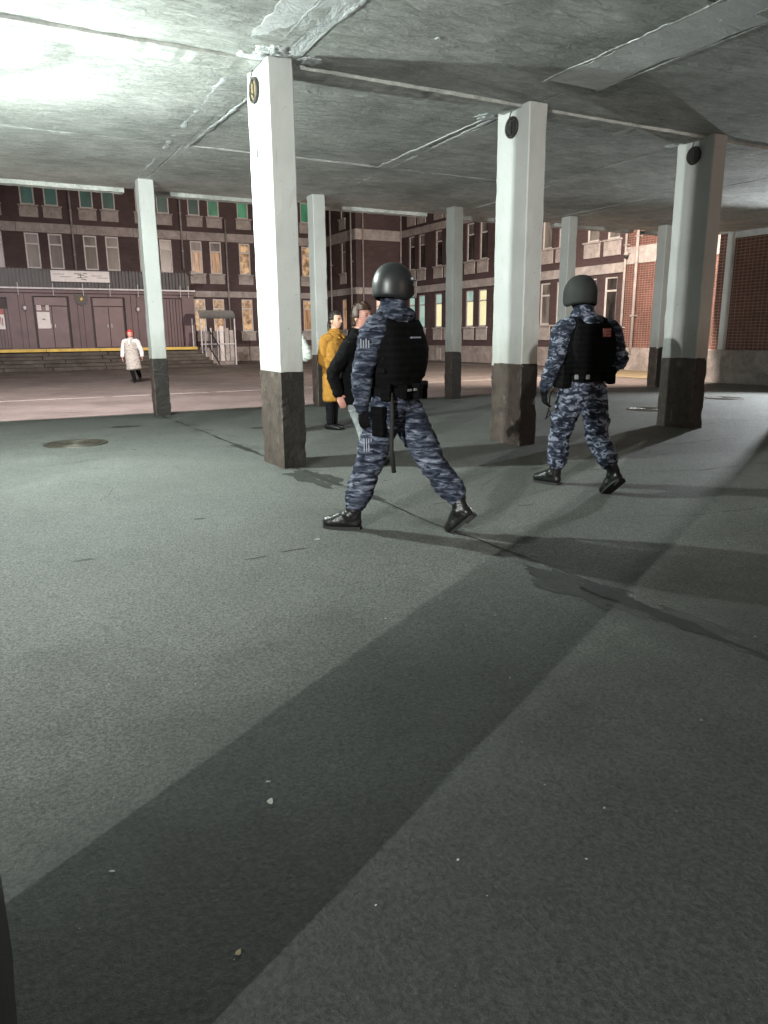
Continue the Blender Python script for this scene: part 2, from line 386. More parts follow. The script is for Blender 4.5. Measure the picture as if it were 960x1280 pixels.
def blot(name, cx, cy, ax_, ay_, seed, z, mat):
    pts_ = []
    for k in range(64):
        a = 2 * math.pi * k / 64; q = 1 + .55 * noise.noise((math.cos(a) * 1.6 + seed, math.sin(a) * 1.6, 0)) + .3 * noise.noise((math.cos(a) * 5, math.sin(a) * 5 + seed, 0)) + .15 * noise.noise((math.cos(a) * 14, math.sin(a) * 14, seed)); pts_.append((cx + ax_ * q * math.cos(a), cy + ay_ * q * math.sin(a), z))
    MB().quad(*pts_).build(name, mat, FLOOR)
blot('worn_patch', -.05, -.95, .16, .52, 2, .0062, MAT['patch']); blot('worn_patch', .02, -1.9, .07, .30, 5, .0062, MAT['patch'])
blot('worn_patch', -.10, -4.75, .15, .42, 8, .0062, MAT['patch']); blot('worn_patch', .02, -5.5, .07, .5, 11, .0070, MAT['patch'])
blot('worn_patch', -.02, 1.4, .06, .5, 14, .0062, MAT['patch']); blot('worn_patch', -.9, 4.6, .25, .12, 17, .0062, MAT['patch']); blot('worn_patch', .9, 3.3, .2, .1, 20, .0062, MAT['patch'])
def hairline(name, pts_, wid, seed):
    mb = MB(); P_ = [Vector((a, b, .0058)) for a, b in pts_]; M_ = (len(P_) - 1) * 14; pr = None
    for i in range(M_ + 1):
        p = crom(P_, i / M_); q = crom(P_, min(1, (i + 1) / M_)); d = (q - p) if (q - p).length > 1e-6 else Vector((1, 0, 0)); nrm = Vector((-d.y, d.x, 0)).normalized()
        p = p + nrm * (.03 * noise.noise((i * .31, seed, 0)) + .012 * noise.noise((i * 1.3, seed, 2))); h = wid * max(.1, .6 + 1.2 * noise.noise((i * .5, seed, 4)))
        cur = (p - nrm * h, p + nrm * h)
        if pr: mb.quad(tuple(pr[0]), tuple(pr[1]), tuple(cur[1]), tuple(cur[0]))
        pr = cur
    mb.build(name, MAT['crack'], FLOOR)
def crom(P, t):
    n = len(P) - 1; f = t * n; i = min(int(f), n - 1); u = f - i
    p0, p1, p2, p3 = P[max(i - 1, 0)], P[i], P[i + 1], P[min(i + 2, n)]
    return .5 * ((2 * p1) + (p2 - p0) * u + (2 * p0 - 5 * p1 + 4 * p2 - p3) * u * u + (3 * p1 - p0 - 3 * p2 + p3) * u ** 3)
for k, (pp, wd) in enumerate((([(.9, .9), (1.7, .5), (2.6, .45), (3.0, .3)], .008), ([(3.5, -.6), (4.5, -1.2), (6.0, -1.3), (8, -2.0)], .012), ([(2.6, -2.0), (3.4, -2.6), (4.4, -2.7), (5.6, -3.3)], .010), ([(-2.2, .2), (-1.9, -.4), (-2.1, -1.0)], .004),
        ([(1.2, -3.6), (1.9, -3.9), (2.6, -4.0)], .005), ([(6.6, -.1), (7.6, .0), (8.9, -.5), (10, -.3)], .016), ([(4.2, 1.4), (5.4, 1.7), (7.0, 1.3)], .010), ([(-2.6, 4.4), (-1.4, 4.7), (-.3, 4.3)], .010), ([(-2.4, 1.2), (-1.5, 1.5), (-.8, 1.2)], .006))):
    hairline('asphalt_crack', pp, wd, k * 2.3)
random.seed(21)
for k in range(26):                                                        # small dark flecks where the surface has broken out
    blot('surface_fleck', random.uniform(-2.6, 3.5), random.uniform(-3.6, 5.6), random.uniform(.02, .09), random.uniform(.008, .025), k * 1.7, .0052 + .00001 * k, MAT['fleck'])
mb = MB(); prevs = {}
for i in range(220):
    y = -6.8 + i * .03
    for k, xo in ((0, -.055), (1, .06)):
        c = xo + .05 * noise.noise((y * .8, 3, 0)) + .02 * noise.noise((y * 4, 3, 2)); h = .005 * (.3 + noise.noise((y * 11, k, 0)) + .8 * noise.noise((y * 2.3, k, 8))); wd = .016 + .014 * noise.noise((y * 6, k, 4))
        cur = (y, c, max(.0005, h), max(.004, wd))
        if k in prevs:
            p = prevs[k]; a = [(p[1] - p[3], p[0], .004), (p[1], p[0], .004 + p[2]), (p[1] + p[3], p[0], .004)]; b = [(c - cur[3], y, .004), (c, y, .004 + cur[2]), (c + cur[3], y, .004)]
            mb.quad(a[0], a[1], b[1], b[0]); mb.quad(a[1], a[2], b[2], b[1])
        prevs[k] = cur
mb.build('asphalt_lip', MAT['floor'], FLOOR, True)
# ------------------------------------------------------------------ ceiling: slab, panels, joints
ceil = tag(MB().box(-26, 15.6, -24, 7.10, HC + .05, 9.5).build('ceiling', MAT['void']), kind='structure')
ulines = [-18.93, -15.78, -12.62, -9.467, -6.311, -3.1557, 0, SU, 2 * SU, 3 * SU, 4 * SU, 15.3]
vlines = [-21.4, -18.3, -15.25, -12.2, -9.15, -6.1, -3.0, .06, 3.42, 6.93]
for i in range(len(ulines) - 1):
    for j in range(len(vlines) - 1):
        u0, u1, v0, v1 = ulines[i] + .012, ulines[i + 1] - .012, vlines[j] + .012, vlines[j + 1] - .012
        dz = random.uniform(-.010, .004); bm = bmesh.new(); n = 14; g = []
        for a in range(n + 1):
            row = []
            for b in range(n + 1):
                x = u0 + (u1 - u0) * a / n; y = v0 + (v1 - v0) * b / n
                z = HC + dz + .007 * noise.noise((x * 1.6, y * 1.6, 0)) + .004 * noise.noise((x * 6, y * 6, 4))
                row.append(bm.verts.new((x, y, z)))
            g.append(row)
        for a in range(n):
            for b in range(n): bm.faces.new((g[a][b], g[a][b + 1], g[a + 1][b + 1], g[a + 1][b]))
        rim = [g[a][0] for a in range(n + 1)] + [g[n][b] for b in range(1, n + 1)] + [g[a][n] for a in range(n - 1, -1, -1)] + [g[0][b] for b in range(n - 1, 0, -1)]
        top = [bm.verts.new((q.co.x, q.co.y, HC + .045)) for q in rim]
        for k in range(len(rim)): bm.faces.new((rim[k], rim[(k + 1) % len(rim)], top[(k + 1) % len(rim)], top[k]))
        link('ceiling_panel', mesh_of(bm, MAT['ceil'], False), ceil)
def ridge(p0, p1, r, seed, wob=.03):
    """an irregular bead of mortar under the ceiling"""
    p0 = Vector(p0); p1 = Vector(p1); L = (p1 - p0).length; n = int(L / .05); d = (p1 - p0) / n; s = Vector((-d.y, d.x, 0)).normalized(); bm = bmesh.new(); rings = []
    for i in range(n + 1):
        c = p0 + d * i; t = i * .05
        c = c + s * (wob * noise.noise((t * 1.7, seed, 0)) + wob * .5 * noise.noise((t * 7, seed, 1)))
        rr = 1.1 * r * max(.35, .8 + .8 * noise.noise((t * 4.1, seed, 3)) + .5 * noise.noise((t * 15, seed, 4)))
        hh = rr * (.36 + .4 * noise.noise((t * 9, seed, 6)))
        rings.append([bm.verts.new(c + s * (rr * math.cos(a)) + Vector((0, 0, -max(.007, hh * .6) * math.sin(a) - .0005))) for a in (0, .8, 1.57, 2.34, 3.14)])
    for a, b in zip(rings, rings[1:]):
        for k in range(4): bm.faces.new((a[k], a[k + 1], b[k + 1], b[k]))
    return bm
def strip(x0, x1, y0, y1, z, seed, rag=.06):
    """a patch of mortar smeared along a joint, ragged both sides"""
    bm = bmesh.new(); n = int((y1 - y0) / .05); prev = None
    for i in range(n + 1):
        y = y0 + (y1 - y0) * i / n
        a = x0 + rag * noise.noise((y * 1.5, seed, 0)) + rag * .5 * noise.noise((y * 7, seed, 1)); b = x1 + rag * noise.noise((y * 1.4, seed, 5)) + rag * .5 * noise.noise((y * 6, seed, 7))
        zc = z + .003 * noise.noise((y * 2, seed, 9))
        cur = [bm.verts.new((a - .006, y, HC + .008)), bm.verts.new((a, y, zc)), bm.verts.new(((a + b) / 2, y, zc + .005 * noise.noise((y * 3, seed, 3)))), bm.verts.new((b, y, zc)), bm.verts.new((b + .006, y, HC + .008))]
        if prev:
            for k in range(4): bm.faces.new((prev[k], prev[k + 1], cur[k + 1], cur[k]))
        prev = cur
    return bm
for k, (a, b, c, d, mt) in enumerate(((-.15, .16, -7.5, -.32, 'mortar'), (2.72, 3.40, -7.0, -.95, 'plaster'), (-.30, .10, .45, 4.0, 'ceil'), (-3.3, -3.0, -9, -.3, 'mortar'), (6.1, 6.6, -8, -1.5, 'mortar'), (3.05, 3.5, 2.0, 5.9, 'ceil'), (-.42, -.16, -2.2, -.30, 'plaster'))):
    link('joint_patch', mesh_of(strip(a, b, c, d, HC - .006, 11 + k, .09), MAT[mt], False), ceil)
for k, (p0, p1, r, mt) in enumerate((
        ((-.15, -7, HC), (-.14, -.3, HC), .022, 'mortar'), ((.17, -7, HC), (.15, -.32, HC), .026, 'mortar'),
        ((-.28, .4, HC), (-.14, 5.9, HC), .035, 'mortar'), ((.15, .5, HC), (.02, 5.9, HC), .03, 'mortar'), ((-.06, .4, HC), (-.05, 4.2, HC), .018, 'ceil'),
        ((-6, .10, HC), (-.2, .04, HC), .045, 'plaster'), ((-6, 3.40, HC), (-.2, 3.44, HC), .03, 'ceil'), ((-.1, 3.42, HC), (3.0, 3.40, HC), .02, 'ceil'),
        ((.2, .20, HC), (3.0, .16, HC), .03, 'ceil'), ((.2, .06, HC), (3.0, .04, HC), .016, 'mortar'), ((3.3, .14, HC), (6.15, .2, HC), .03, 'mortar'), ((6.5, .14, HC), (9.3, .1, HC), .03, 'mortar'),
        ((3.10, .4, HC), (3.40, 5.9, HC), .03, 'mortar'), ((3.30, .4, HC), (3.62, 5.9, HC), .022, 'ceil'), ((2.98, .4, HC), (3.15, 5.9, HC), .022, 'plaster'),
        ((6.15, .4, HC), (6.35, 5.9, HC), .03, 'ceil'), ((6.35, .4, HC), (6.75, 5.9, HC), .022, 'mortar'), ((9.30, -1, HC), (9.55, 5.9, HC), .03, 'ceil'), ((9.1, -1, HC), (9.2, 5.9, HC), .02, 'mortar'),
        ((2.70, -7, HC), (2.72, -.9, HC), .018, 'ceil'), ((3.42, -7, HC), (3.45, -.9, HC), .02, 'ceil'), ((12.6, -2, HC), (12.65, 6, HC), .03, 'ceil'), ((-3.1, .4, HC), (-3.12, 5.9, HC), .03, 'mortar'))):
    link('joint_bead', mesh_of(ridge(p0, p1, r, k * 3.7), MAT[mt], False), ceil)
for k, (a, b) in enumerate(((-2.9, -.14), (.14, 3.02), (3.29, 6.18), (6.45, 9.33), (9.6, 12.5))):
    bm = bmesh.new(); prev = None
    for i in range(61):
        x = a + (b - a) * i / 60; e = .02 * noise.noise((x * 4, k, 0)) + .012 * noise.noise((x * 15, k, 3)); g_ = .012 * noise.noise((x * 7, k, 8)); h_ = .006 * noise.noise((x * 9, k, 5))
        cur = [bm.verts.new(q) for q in ((x, -.17 + g_, HC + .012), (x, -.15 + g_, HC - .030 + h_), (x, .03, HC - .034 + h_ * 1.5), (x, .19 + e, HC - .030 + h_), (x, .215 + e, HC + .012))]
        if prev:
            for q in range(4): bm.faces.new((prev[q], prev[q + 1], cur[q + 1], cur[q]))
        prev = cur
    link('row_beam', mesh_of(bm, MAT['ceil'], False), ceil)
# lumps of mortar where the joints meet the column heads
def lump(c, r, seed, flat=.11):
    bm = bmesh.new(); bmesh.ops.create_icosphere(bm, subdivisions=4, radius=1)
    for v_ in bm.verts:
        k = 1 + .6 * noise.noise(v_.co * 1.7 + Vector((seed, 0, 0))) + .35 * noise.noise(v_.co * 5 + Vector((0, seed, 0))) + .15 * noise.noise(v_.co * 13)
        v_.co = Vector((v_.co.x * r * k, v_.co.y * r * k, v_.co.z * r * flat * k)) + Vector(c)
    return bm
for k, (x, y, r) in enumerate(((-.22, -.18, .14), (-.26, .12, .10), (-.10, -.40, .12), (.30, -.34, .08), (2.95, .42, .10), (3.4, .2, .08), (6.15, .38, .09), (15.2, 6.3, .16), (15.2, 6.0, .12), (.10, 6.35, .14), (3.2, 6.35, .10), (1.1, -1.35, .02))):
    link('mortar_lump', mesh_of(lump((x, y, HC - .002), r * 1.25, k * 5.1), MAT['mortar'], True), ceil)
# edge beam of the slab towards the courtyard: one piece for each bay
for k, (a, b) in enumerate(((-6.2, -3.35), (-3.0, -.18), (.22, 2.98), (3.75, 6.15), (6.75, 9.3), (9.75, 12.4), (12.8, 15.2))):
    bm = bmesh.new(); n = 40; prev = None
    for i in range(n + 1):
        x = a + (b - a) * i / n; e = .012 * noise.noise((x * 6, k, 0)) + .008 * noise.noise((x * 19, k, 3))
        cur = [bm.verts.new(q) for q in ((x, 6.90, HC + .01), (x, 6.915 + e, HC - .075 + e), (x, 7.06, HC - .085 + e), (x, 7.09, HC + .01))]
        if prev:
            for q in range(3): bm.faces.new((prev[q], prev[q + 1], cur[q + 1], cur[q]))
        prev = cur
    link('edge_beam', mesh_of(bm, MAT['ceil'], False), ceil)
# ------------------------------------------------------------------ right wall of the passage
pw = tag(MB().box(15.30, 15.6, -24, 6.55, .90, HC + .03).build('passage_wall', MAT['tile']), kind='structure')
bm = bmesh.new(); bmesh.ops.create_grid(bm, x_segments=1, y_segments=1, size=1); bm.free()
MB().box(15.16, 15.6, -24, 6.62, 0, .90).bevel(.015).build('plinth', MAT['plinth'], pw)
MB().box(15.20, 15.295, 6.06, 6.26, .905, HC).bevel(.008).build('pilaster', MAT['white'], pw)
MB().box(15.22, 15.296, -24, 6.05, HC - .16, HC - .004).build('wall_coping', MAT['mortar'], pw)
sheet('soil_strip', 15.2, 18.9, 6.7, 13.4, .012, MAT['soil'])
# ================================================================== lamps (fixtures of the passage and courtyard, plus added unseen fill lights)
def ceiling_lamp(loc, power, color, label, r=.055, up=0):
    t = tag(empty('ceiling_lamp', (loc[0], loc[1], loc[2] + .14)), label, 'lamp', 'ceiling lamps of the passage')
    top = HC - loc[2] - .14
    MB().tube([(0, 0, -.06), (0, 0, top)], .008, 8).build('rod', MAT['sign'], t)
    MB().tube([(0, 0, top - .035), (0, 0, top - .002)], [.03, .055], 16).build('canopy', MAT['sign'], t, True)
    MB().tube([(0, 0, -.085), (0, 0, -.05)], .014, 10).build('socket', MAT['sign'], t, True)
    for k in range(4):                                                    # wire cage round the bulb
        a = k * math.pi / 2; c_, s_ = math.cos(a), math.sin(a)
        MB().tube([(.012 * c_, .012 * s_, -.07), (.10 * c_, .10 * s_, -.13), (.07 * c_, .07 * s_, -.23), (0, 0, -.245)], .0025, 5).build('cage_wire', MAT['sign'], t)
    d = bpy.data.lights.new('ceiling_lamp_light', 'POINT'); d.energy = power; d.color = color; d.shadow_soft_size = r
    o = bpy.data.objects.new('ceiling_lamp_light', d); COL.objects.link(o); o.parent = t; o.location = (0, 0, -.14)
    bm = bmesh.new(); n = 24; rr = []  # dish added to keep the bulb's light off the nearby ceiling
    for q, z in ((.018, -.052), (.08, -.060), (.13, -.078), (.155, -.100)): rr.append([bm.verts.new((q * math.cos(2 * math.pi * k / n), q * math.sin(2 * math.pi * k / n), z)) for k in range(n)])
    for a, b in zip(rr, rr[1:]):
        for k in range(n): bm.faces.new((a[k], a[(k + 1) % n], b[(k + 1) % n], b[k]))
    bmesh.ops.solidify(bm, geom=bm.faces[:], thickness=.003); link('dish', mesh_of(bm, MAT['sign'], True), t)
    if up:                                                               # light added above the lamp to make the ceiling glow
        d = bpy.data.lights.new('added_uplight', 'POINT'); d.energy = up; d.color = color; d.shadow_soft_size = .05
        o = bpy.data.objects.new('added_uplight', d); COL.objects.link(o); o.parent = t; o.location = (0, 0, .03)
    return t
L1 = ceiling_lamp((-2.66, .62, 3.47), 900, (.89, 1.0, .935), 'bright ceiling lamp at the left edge by the upper left corner', up=85)
L2 = ceiling_lamp((-11.0, -10.8, 3.50), 6000, (.97, 1.0, .94), 'ceiling lamp behind the viewer over the street side of the passage')
def flood_lamp(loc, power, color, aim, label, spot=2.6):
    t = tag(empty('flood_lamp', loc, 0 if loc[1] > 7 else math.radians(115)), label, 'lamp', 'flood lamps on the walls')
    MB().box(-.16, .16, -.06, .06, -.11, .11).bevel(.015).build('housing', MAT['dkmetal'], t)
    MB().box(-.13, .13, .062, .068, -.085, .085).build('glass', MAT['warmglass'], t)
    MB().box(-.03, .03, -.26, -.065, -.02, .02).build('bracket', MAT['dkmetal'], t)
    d = bpy.data.lights.new('flood_lamp_light', 'SPOT'); d.energy = power; d.color = color; d.shadow_soft_size = .12; d.spot_size = spot; d.spot_blend = .6
    o = bpy.data.objects.new('flood_lamp_light', d); COL.objects.link(o); o.parent = t; o.location = (0, .12, 0)
    o.matrix_parent_inverse = Matrix.Rotation(-t.rotation_euler.z, 4, 'Z'); o.location = (Vector(aim) - Vector(loc)).normalized() * .16
    o.rotation_euler = (Vector(aim) - Vector(loc)).to_track_quat('-Z', 'Y').to_euler()
    return t
L3 = flood_lamp((15.0, 3.42, 3.25), 1300, (.92, .97, 1.0), (7.5, .2, .0), 'flood lamp on the tiled right wall of the passage', 1.6)
ADDED_FILL = flood_lamp((13.5, -27.0, 3.3), 3000, (1.0, .74, .60), (6, 0, 1.6), 'street flood lamp behind the viewer outside the passage', 1.6)  # added unseen lamp: warm fill on the street faces of the columns
F1 = flood_lamp((12.0, 7.45, 6.2), 6500, (1.0, .82, .70), (16.5, 15, 1), 'flood lamp above the passage towards the right wing')
F2 = flood_lamp((-2.0, 7.45, 8.2), 7600, (1.0, .86, .84), (-.5, 13.0, 0), 'flood lamp above the passage towards the entrance steps', 2.2)
# ================================================================== columns
def column_mesh(wu, wv, z0, z1, rag, seed, grow=0.0):
    bm = bmesh.new(); hu, hv = wu / 2 + grow, wv / 2 + grow; c = .012
    prof = []
    for sx, sy in ((-1, -1), (1, -1), (1, 1), (-1, 1)):
        p, q = (sx * hu, sy * (hv - c)), (sx * (hu - c), sy * hv)
        prof += [p, q] if (sx * sy) > 0 else [q, p]
    out = []
    for a, b in zip(prof, prof[1:] + prof[:1]):
        n = max(1, int(math.dist(a, b) / .06))
        for k in range(n): out.append((a[0] + (b[0] - a[0]) * k / n, a[1] + (b[1] - a[1]) * k / n, 1.0 if n == 1 else (2.2 if k == 0 else .35)))
    nz = int((z1 - z0) / (.035 if rag > .004 else .12)); rings = []
    for i in range(nz + 1):
        z = z0 + (z1 - z0) * i / nz; ring = []
        for x, y, wgt in out:
            d = rag * wgt * (noise.noise((x * 9 + seed, y * 9, z * 7)) + .7 * noise.noise((x * 24, y * 24 + seed, z * 21)))
            if wgt > .9: d -= rag * max(0, noise.noise((x * 3 + seed, y * 3, z * 4.3)) - .15) * 6
            s = 1 + d / max(.12, math.hypot(x, y)); zz = z
            if i == nz and rag > .004: zz = z + .010 * noise.noise((x * 14 + seed, y * 14, 1)) + .006 * noise.noise((x * 40, y * 40 + seed, 1))
            ring.append(bm.verts.new((x * s, y * s, zz)))
        rings.append(ring)
    n = len(out)
    for a, b in zip(rings, rings[1:]):
        for k in range(n): bm.faces.new((a[k], a[(k + 1) % n], b[(k + 1) % n], b[k]))
    bm.faces.new(rings[0][::-1]); bm.faces.new(rings[-1])
    return bm
def column(x, y, wu, wv, label, seed):
    t = tag(empty('concrete_column', (x, y, 0)), label, 'column', 'painted columns of the passage')
    link('shaft', mesh_of(column_mesh(wu, wv, HP - .03, HC + .01, .0030, seed), MAT['white']), t)
    b = link('painted_base', mesh_of(column_mesh(wu, wv, .004, HP, .0015 if y < -3 else .006, seed + 3, .004), MAT['base']), t)
    return t
WU, WV = .262, .61
CA = column(0, 0, WU, WV, 'nearest tall white column with dark base, left of the walking guard', 1)
CC = column(SU, 0, WU, WV, 'white column with dark base and scratches between the two guards', 2)
CE = column(2 * SU, 0, WU, WV, 'white column with black base at the right, beside the tiled brick wall', 3)
column(3 * SU, 0, WU, WV, 'white column out of view beyond the right edge of the photo', 4)
column(-SU, 0, WU, WV, 'white column out of view beyond the left edge under the bright lamp', 5)
column(-3.12, -6.23, WU, WV, 'dark column base cut by the lower left corner of the photo', 6)
column(.035, -6.23, WU, WV, 'white column out of view just right of the viewer', 7)
WUB, WVB = .257, .273
column(0, SV, WUB, WVB, 'leftmost thin pale green column with chipped base, beside the person in the white coat', 8)
column(SU, SV, WUB, WVB, 'thin white column right behind the person in the ochre coat', 9)
column(2 * SU, SV, WUB, WVB, 'thin white column just right of the walking guard, before the lit windows', 10)
column(3 * SU, SV, WUB, WVB, 'thin white column with peeling paint behind the standing guard', 11)
column(4 * SU, SV, WUB, WVB, 'farthest thin white column, partly hidden by the right column', 12)
column(-SU, SV, WUB, WVB, 'thin white column out of view beyond the left edge at the courtyard', 13)
# round junction fittings on the column heads
def fitting(x, y, z, mat_plate, label, tail):
    t = tag(empty('junction_ring', (x, y, z)), label, 'junction box', 'round junction rings on the column heads')
    bm = bmesh.new(); R0, R1 = .112, .088; n = 28; rings = []
    for r, d in ((R0, 0), (R0 + .005, -.016), (R0, -.030), (R1 + .006, -.032), (R1, -.016), (R1 + .002, 0)):
        rings.append([bm.verts.new((d, (r + .004 * noise.noise((k * .9, r * 40, z))) * math.cos(2 * math.pi * k / n), r * 1.02 * math.sin(2 * math.pi * k / n))) for k in range(n)])
    for a, b in zip(rings, rings[1:]):
        for k in range(n): bm.faces.new((a[k], a[(k + 1) % n], b[(k + 1) % n], b[k]))
    link('ring', mesh_of(bm, MAT['rust'], True), t)
    mb = MB(lambda a, b, c: (c, a, b)); mb.prism([(.086 * math.cos(2 * math.pi * k / 24), .086 * math.sin(2 * math.pi * k / 24)) for k in range(24)], -.016, -.002)
    mb.build('plate', mat_plate, t)
    MB().box(-.035, -.013, -.014, .014, -.07, .06).bevel(.004).build('bracket', mat_plate, t)
    MB().tube([(-.02, .02, .02), (-.045, .028, .0), (-.04, .01, -.03), (-.03, -.02, -.05)], .008, 6).build('wire', MAT['rust'], t)
    MB().tube([(-.02, .01, .06), (-.035, .02, .11), (-.02, .012, .16), (-.01, .015, HC - z - .02)], .006, 6).build('wire', MAT['rust'], t)
    if tail: MB().tube([(-.02, -.02, -.1), (-.014, -.018, -.25), (-.012, -.024, -.45), (-.012, -.02, -.62)], [.003, .003, .003, .007], 6).build('wire', MAT['rust'], t)
fitting(-WU / 2 - .004, .05, 3.74, MAT['brass'], 'brassy round junction ring on the nearest tall column head', True)
fitting(SU - WU / 2 - .004, 0, 3.75, MAT['void'], 'black round junction ring on the column between the guards', False)
fitting(2 * SU - WU / 2 - .004, 0, 3.75, MAT['dkmetal'], 'black round junction ring on the right column', False)
# ------------------------------------------------------------------ manhole covers
def manhole(x, y, r, label):
    t = tag(empty('manhole_cover', (x, y, .004)), label, 'manhole', 'manhole covers in the passage floor')
    def ann(name, r0, r1, z0, z1, mat, n=40):
        bm = bmesh.new(); rr = [[bm.verts.new((q * math.cos(2 * math.pi * k / n), q * math.sin(2 * math.pi * k / n), z)) for k in range(n)] for q, z in ((r1 + .01, 0), (r1, z1), (r0, z1), (r0 - .008, z0))]
        for a, b in zip(rr, rr[1:]):
            for k in range(n): bm.faces.new((a[k], a[(k + 1) % n], b[(k + 1) % n], b[k]))
        return link(name, mesh_of(bm, mat), t)
    ann('frame', r * .86, r, .002, .012, MAT['iron'])
    bm = bmesh.new(); bmesh.ops.create_circle(bm, cap_ends=True, radius=r * .84, segments=40)
    bmesh.ops.translate(bm, verts=bm.verts, vec=(0, 0, .005)); lid = link('lid', mesh_of(bm, MAT['iron']), t)
    for k, q in enumerate((.2, .36, .52, .68)): ann('rib', r * q, r * (q + .07), .005, .013, MAT['iron'])
manhole(-1.82, 2.98, .40, 'round ribbed manhole cover on the left of the floor')
manhole(7.92, 2.03, .38, 'manhole cover between the standing guard and the right column')
manhole(11.08, 2.82, .38, 'manhole cover at the right edge before the tiled wall')

# ================================================================== the brick building round the courtyard
def facade_mapper(kind, at):
    if kind == 'v': return lambda s, n, z: (s, at - n, z)          # wall across the courtyard, faces the passage
    return lambda s, n, z: (at - n, s, z)                           # wall along the courtyard
def wall_sheet(mp, s0, s1, z0, z1, holes, depth=.16):
    """a wall face with real openings and reveals"""
    S = sorted({s0, s1} | {h[0] for h in holes} | {h[1] for h in holes}); Z = sorted({z0, z1} | {h[2] for h in holes} | {h[3] for h in holes})
    mb = MB(mp)
    for a, b in zip(S, S[1:]):
        for c, d in zip(Z, Z[1:]):
            if any(h[0] <= a and b <= h[1] and h[2] <= c and d <= h[3] for h in holes): continue
            mb.quad((a, 0, c), (b, 0, c), (b, 0, d), (a, 0, d))
    for a, b, c, d in holes:
        for p in (((a, 0, c), (b, 0, c), (b, -depth, c), (a, -depth, c)), ((a, 0, d), (b, 0, d), (b, -depth, d), (a, -depth, d)), ((a, 0, c), (a, 0, d), (a, -depth, d), (a, -depth, c)), ((b, 0, c), (b, 0, d), (b, -depth, d), (b, -depth, c))): mb.quad(*p)
    return mb
def window(parent, mp, s0, s1, z0, z1, up, lo, trans=None, sill=None, sillw=.10, vert=False, inset=-.06, fw=.068):
    mb = MB(mp); f0, f1 = inset - .05, inset
    mb.box(s0, s0 + fw, f0, f1, z0, z1).box(s1 - fw, s1, f0, f1, z0, z1).box(s0 + fw, s1 - fw, f0, f1, z0, z0 + fw).box(s0 + fw, s1 - fw, f0, f1, z1 - fw, z1)
    if trans: mb.box(s0 + fw, s1 - fw, f0, f1, trans - fw / 2, trans + fw / 2)
    o = mb.build('window', MAT['frame'], parent)
    zs = [(z0 + fw, trans - fw / 2, lo), (trans + fw / 2, z1 - fw, up)] if trans else [(z0 + fw, z1 - fw, lo)]
    for a, b, mt in zs: MB(mp).box(s0 + fw, s1 - fw, f0 + .012, f0 + .022, a, b).build('pane', MAT[mt], o)
    if sill:
        c = (s0 + s1) / 2; hw = (s1 - s0) / 2 + sillw
        MB(mp).box(c - hw, c + hw, .002, .05, sill, z0 - .075).bevel(.006).build('sill_panel', MAT['sill'], o)
        MB(mp).box(c - hw - .04, c + hw + .04, -.08, .10, z0 - .07, z0 - .005).build('sill', MAT['sill'], o)
    return o
def bands(parent, mp, s0, s1, z0, z1, step=2.2, proud=.07, mat='band'):
    n = max(1, round((s1 - s0) / step)); d = (s1 - s0) / n
    for i in range(n): MB(mp).box(s0 + i * d + .008, s0 + (i + 1) * d - .008, -.02, proud + .004 * (i % 2), z0, z1).bevel(.006).build('band_panel', MAT[mat], parent)
def pipe(parent, mp, s, z0, z1, r=.055, n=.12, mat='pipe'):
    o = MB(mp).tube([(s, n, z0), (s, n, z1)], r, 10).build('drainpipe', MAT[mat], parent, True)
    for k in range(3):
        z = z0 + (z1 - z0) * (k + .5) / 3; MB(mp).box(s - r - .012, s + r + .012, 0, n + r + .012, z - .02, z + .02).build('pipe_clip', MAT[mat], o)

TOP = 10.6
# ---- long range across the courtyard (left)
VL = 34.0; mpL = facade_mapper('v', VL)
BL = tag(empty('brick_building', (4, VL, 0)), 'long dark brick range with paired windows behind the entrance block', 'building'); BL_off = Matrix.Translation((-4, -VL, 0))
class Off:
    """gives child meshes in world coordinates to a thing whose Empty stands elsewhere"""
def fix_parent(t):
    for c in t.children: c.matrix_parent_inverse = Matrix.Translation(-Vector(t.location)) if t.rotation_euler.z == 0 else t.matrix_world.inverted()
pairs = [-7.7, -5.02, -2.34, .34, 3.02, 5.72, 8.40, 11.10, 13.78]
holes = []; wins = []
for k, c in enumerate(pairs):
    for q in (0, 1.06):
        s = c + q; a, b = s - .325, s + .325
        wins.append((a, b, s, k, q)); holes += [(a, b, 4.74, 6.40), (a, b, 7.68, 9.4)]
        if s > 7.9: holes.append((a, b, 1.68, 3.41))
wall_sheet(mpL, -14, 16.10, 0, TOP, holes).build('wall', MAT['fbrick'], BL)
MB(mpL).box(-14, 16.1, -1.2, -.35, 0, TOP).build('rear_wall', MAT['void'], BL)
for a, b, s, k, q in wins:
    litg = 'ggreen2' if s > 8.9 else 'ggreen'
    window(BL, mpL, a, b, 7.68, 9.4, 'ggreen2' if s > 10.5 else litg, litg, 8.75 if s > 10.5 else None, 7.11)
    if s > 10.5: lo2, up2 = 'gamber', 'gamber'
    elif s > 7.9: lo2, up2 = 'gorange', 'ggrey'
    elif s > 5.0: lo2, up2 = 'gbrown', 'ggrey'
    else: lo2, up2 = 'gbrown', 'ggrey'
    window(BL, mpL, a, b, 4.74, 6.40, up2, lo2, 5.89, 4.20 if s > 7.9 else None)
    if s > 7.9: window(BL, mpL, a, b, 1.68, 3.41, 'gamber', 'gamber' if s < 12 else 'gorange', 2.9, 1.15)
bands(BL, mpL, -14, 16.1, 6.41 + .012, 6.86, 2.68); bands(BL, mpL, 7.35, 16.1, 3.50, 3.82, 1.6)
bands(BL, mpL, 7.35, 16.1, .02, .82, 2.4, .09, 'plinth')
for s in (2.22, 7.63, -3.2): pipe(BL, mpL, s, 4.4 if s < 7 else 4.9, TOP)
pipe(BL, mpL, 10.03, .1, 7.6, .05)
fix_parent(BL)
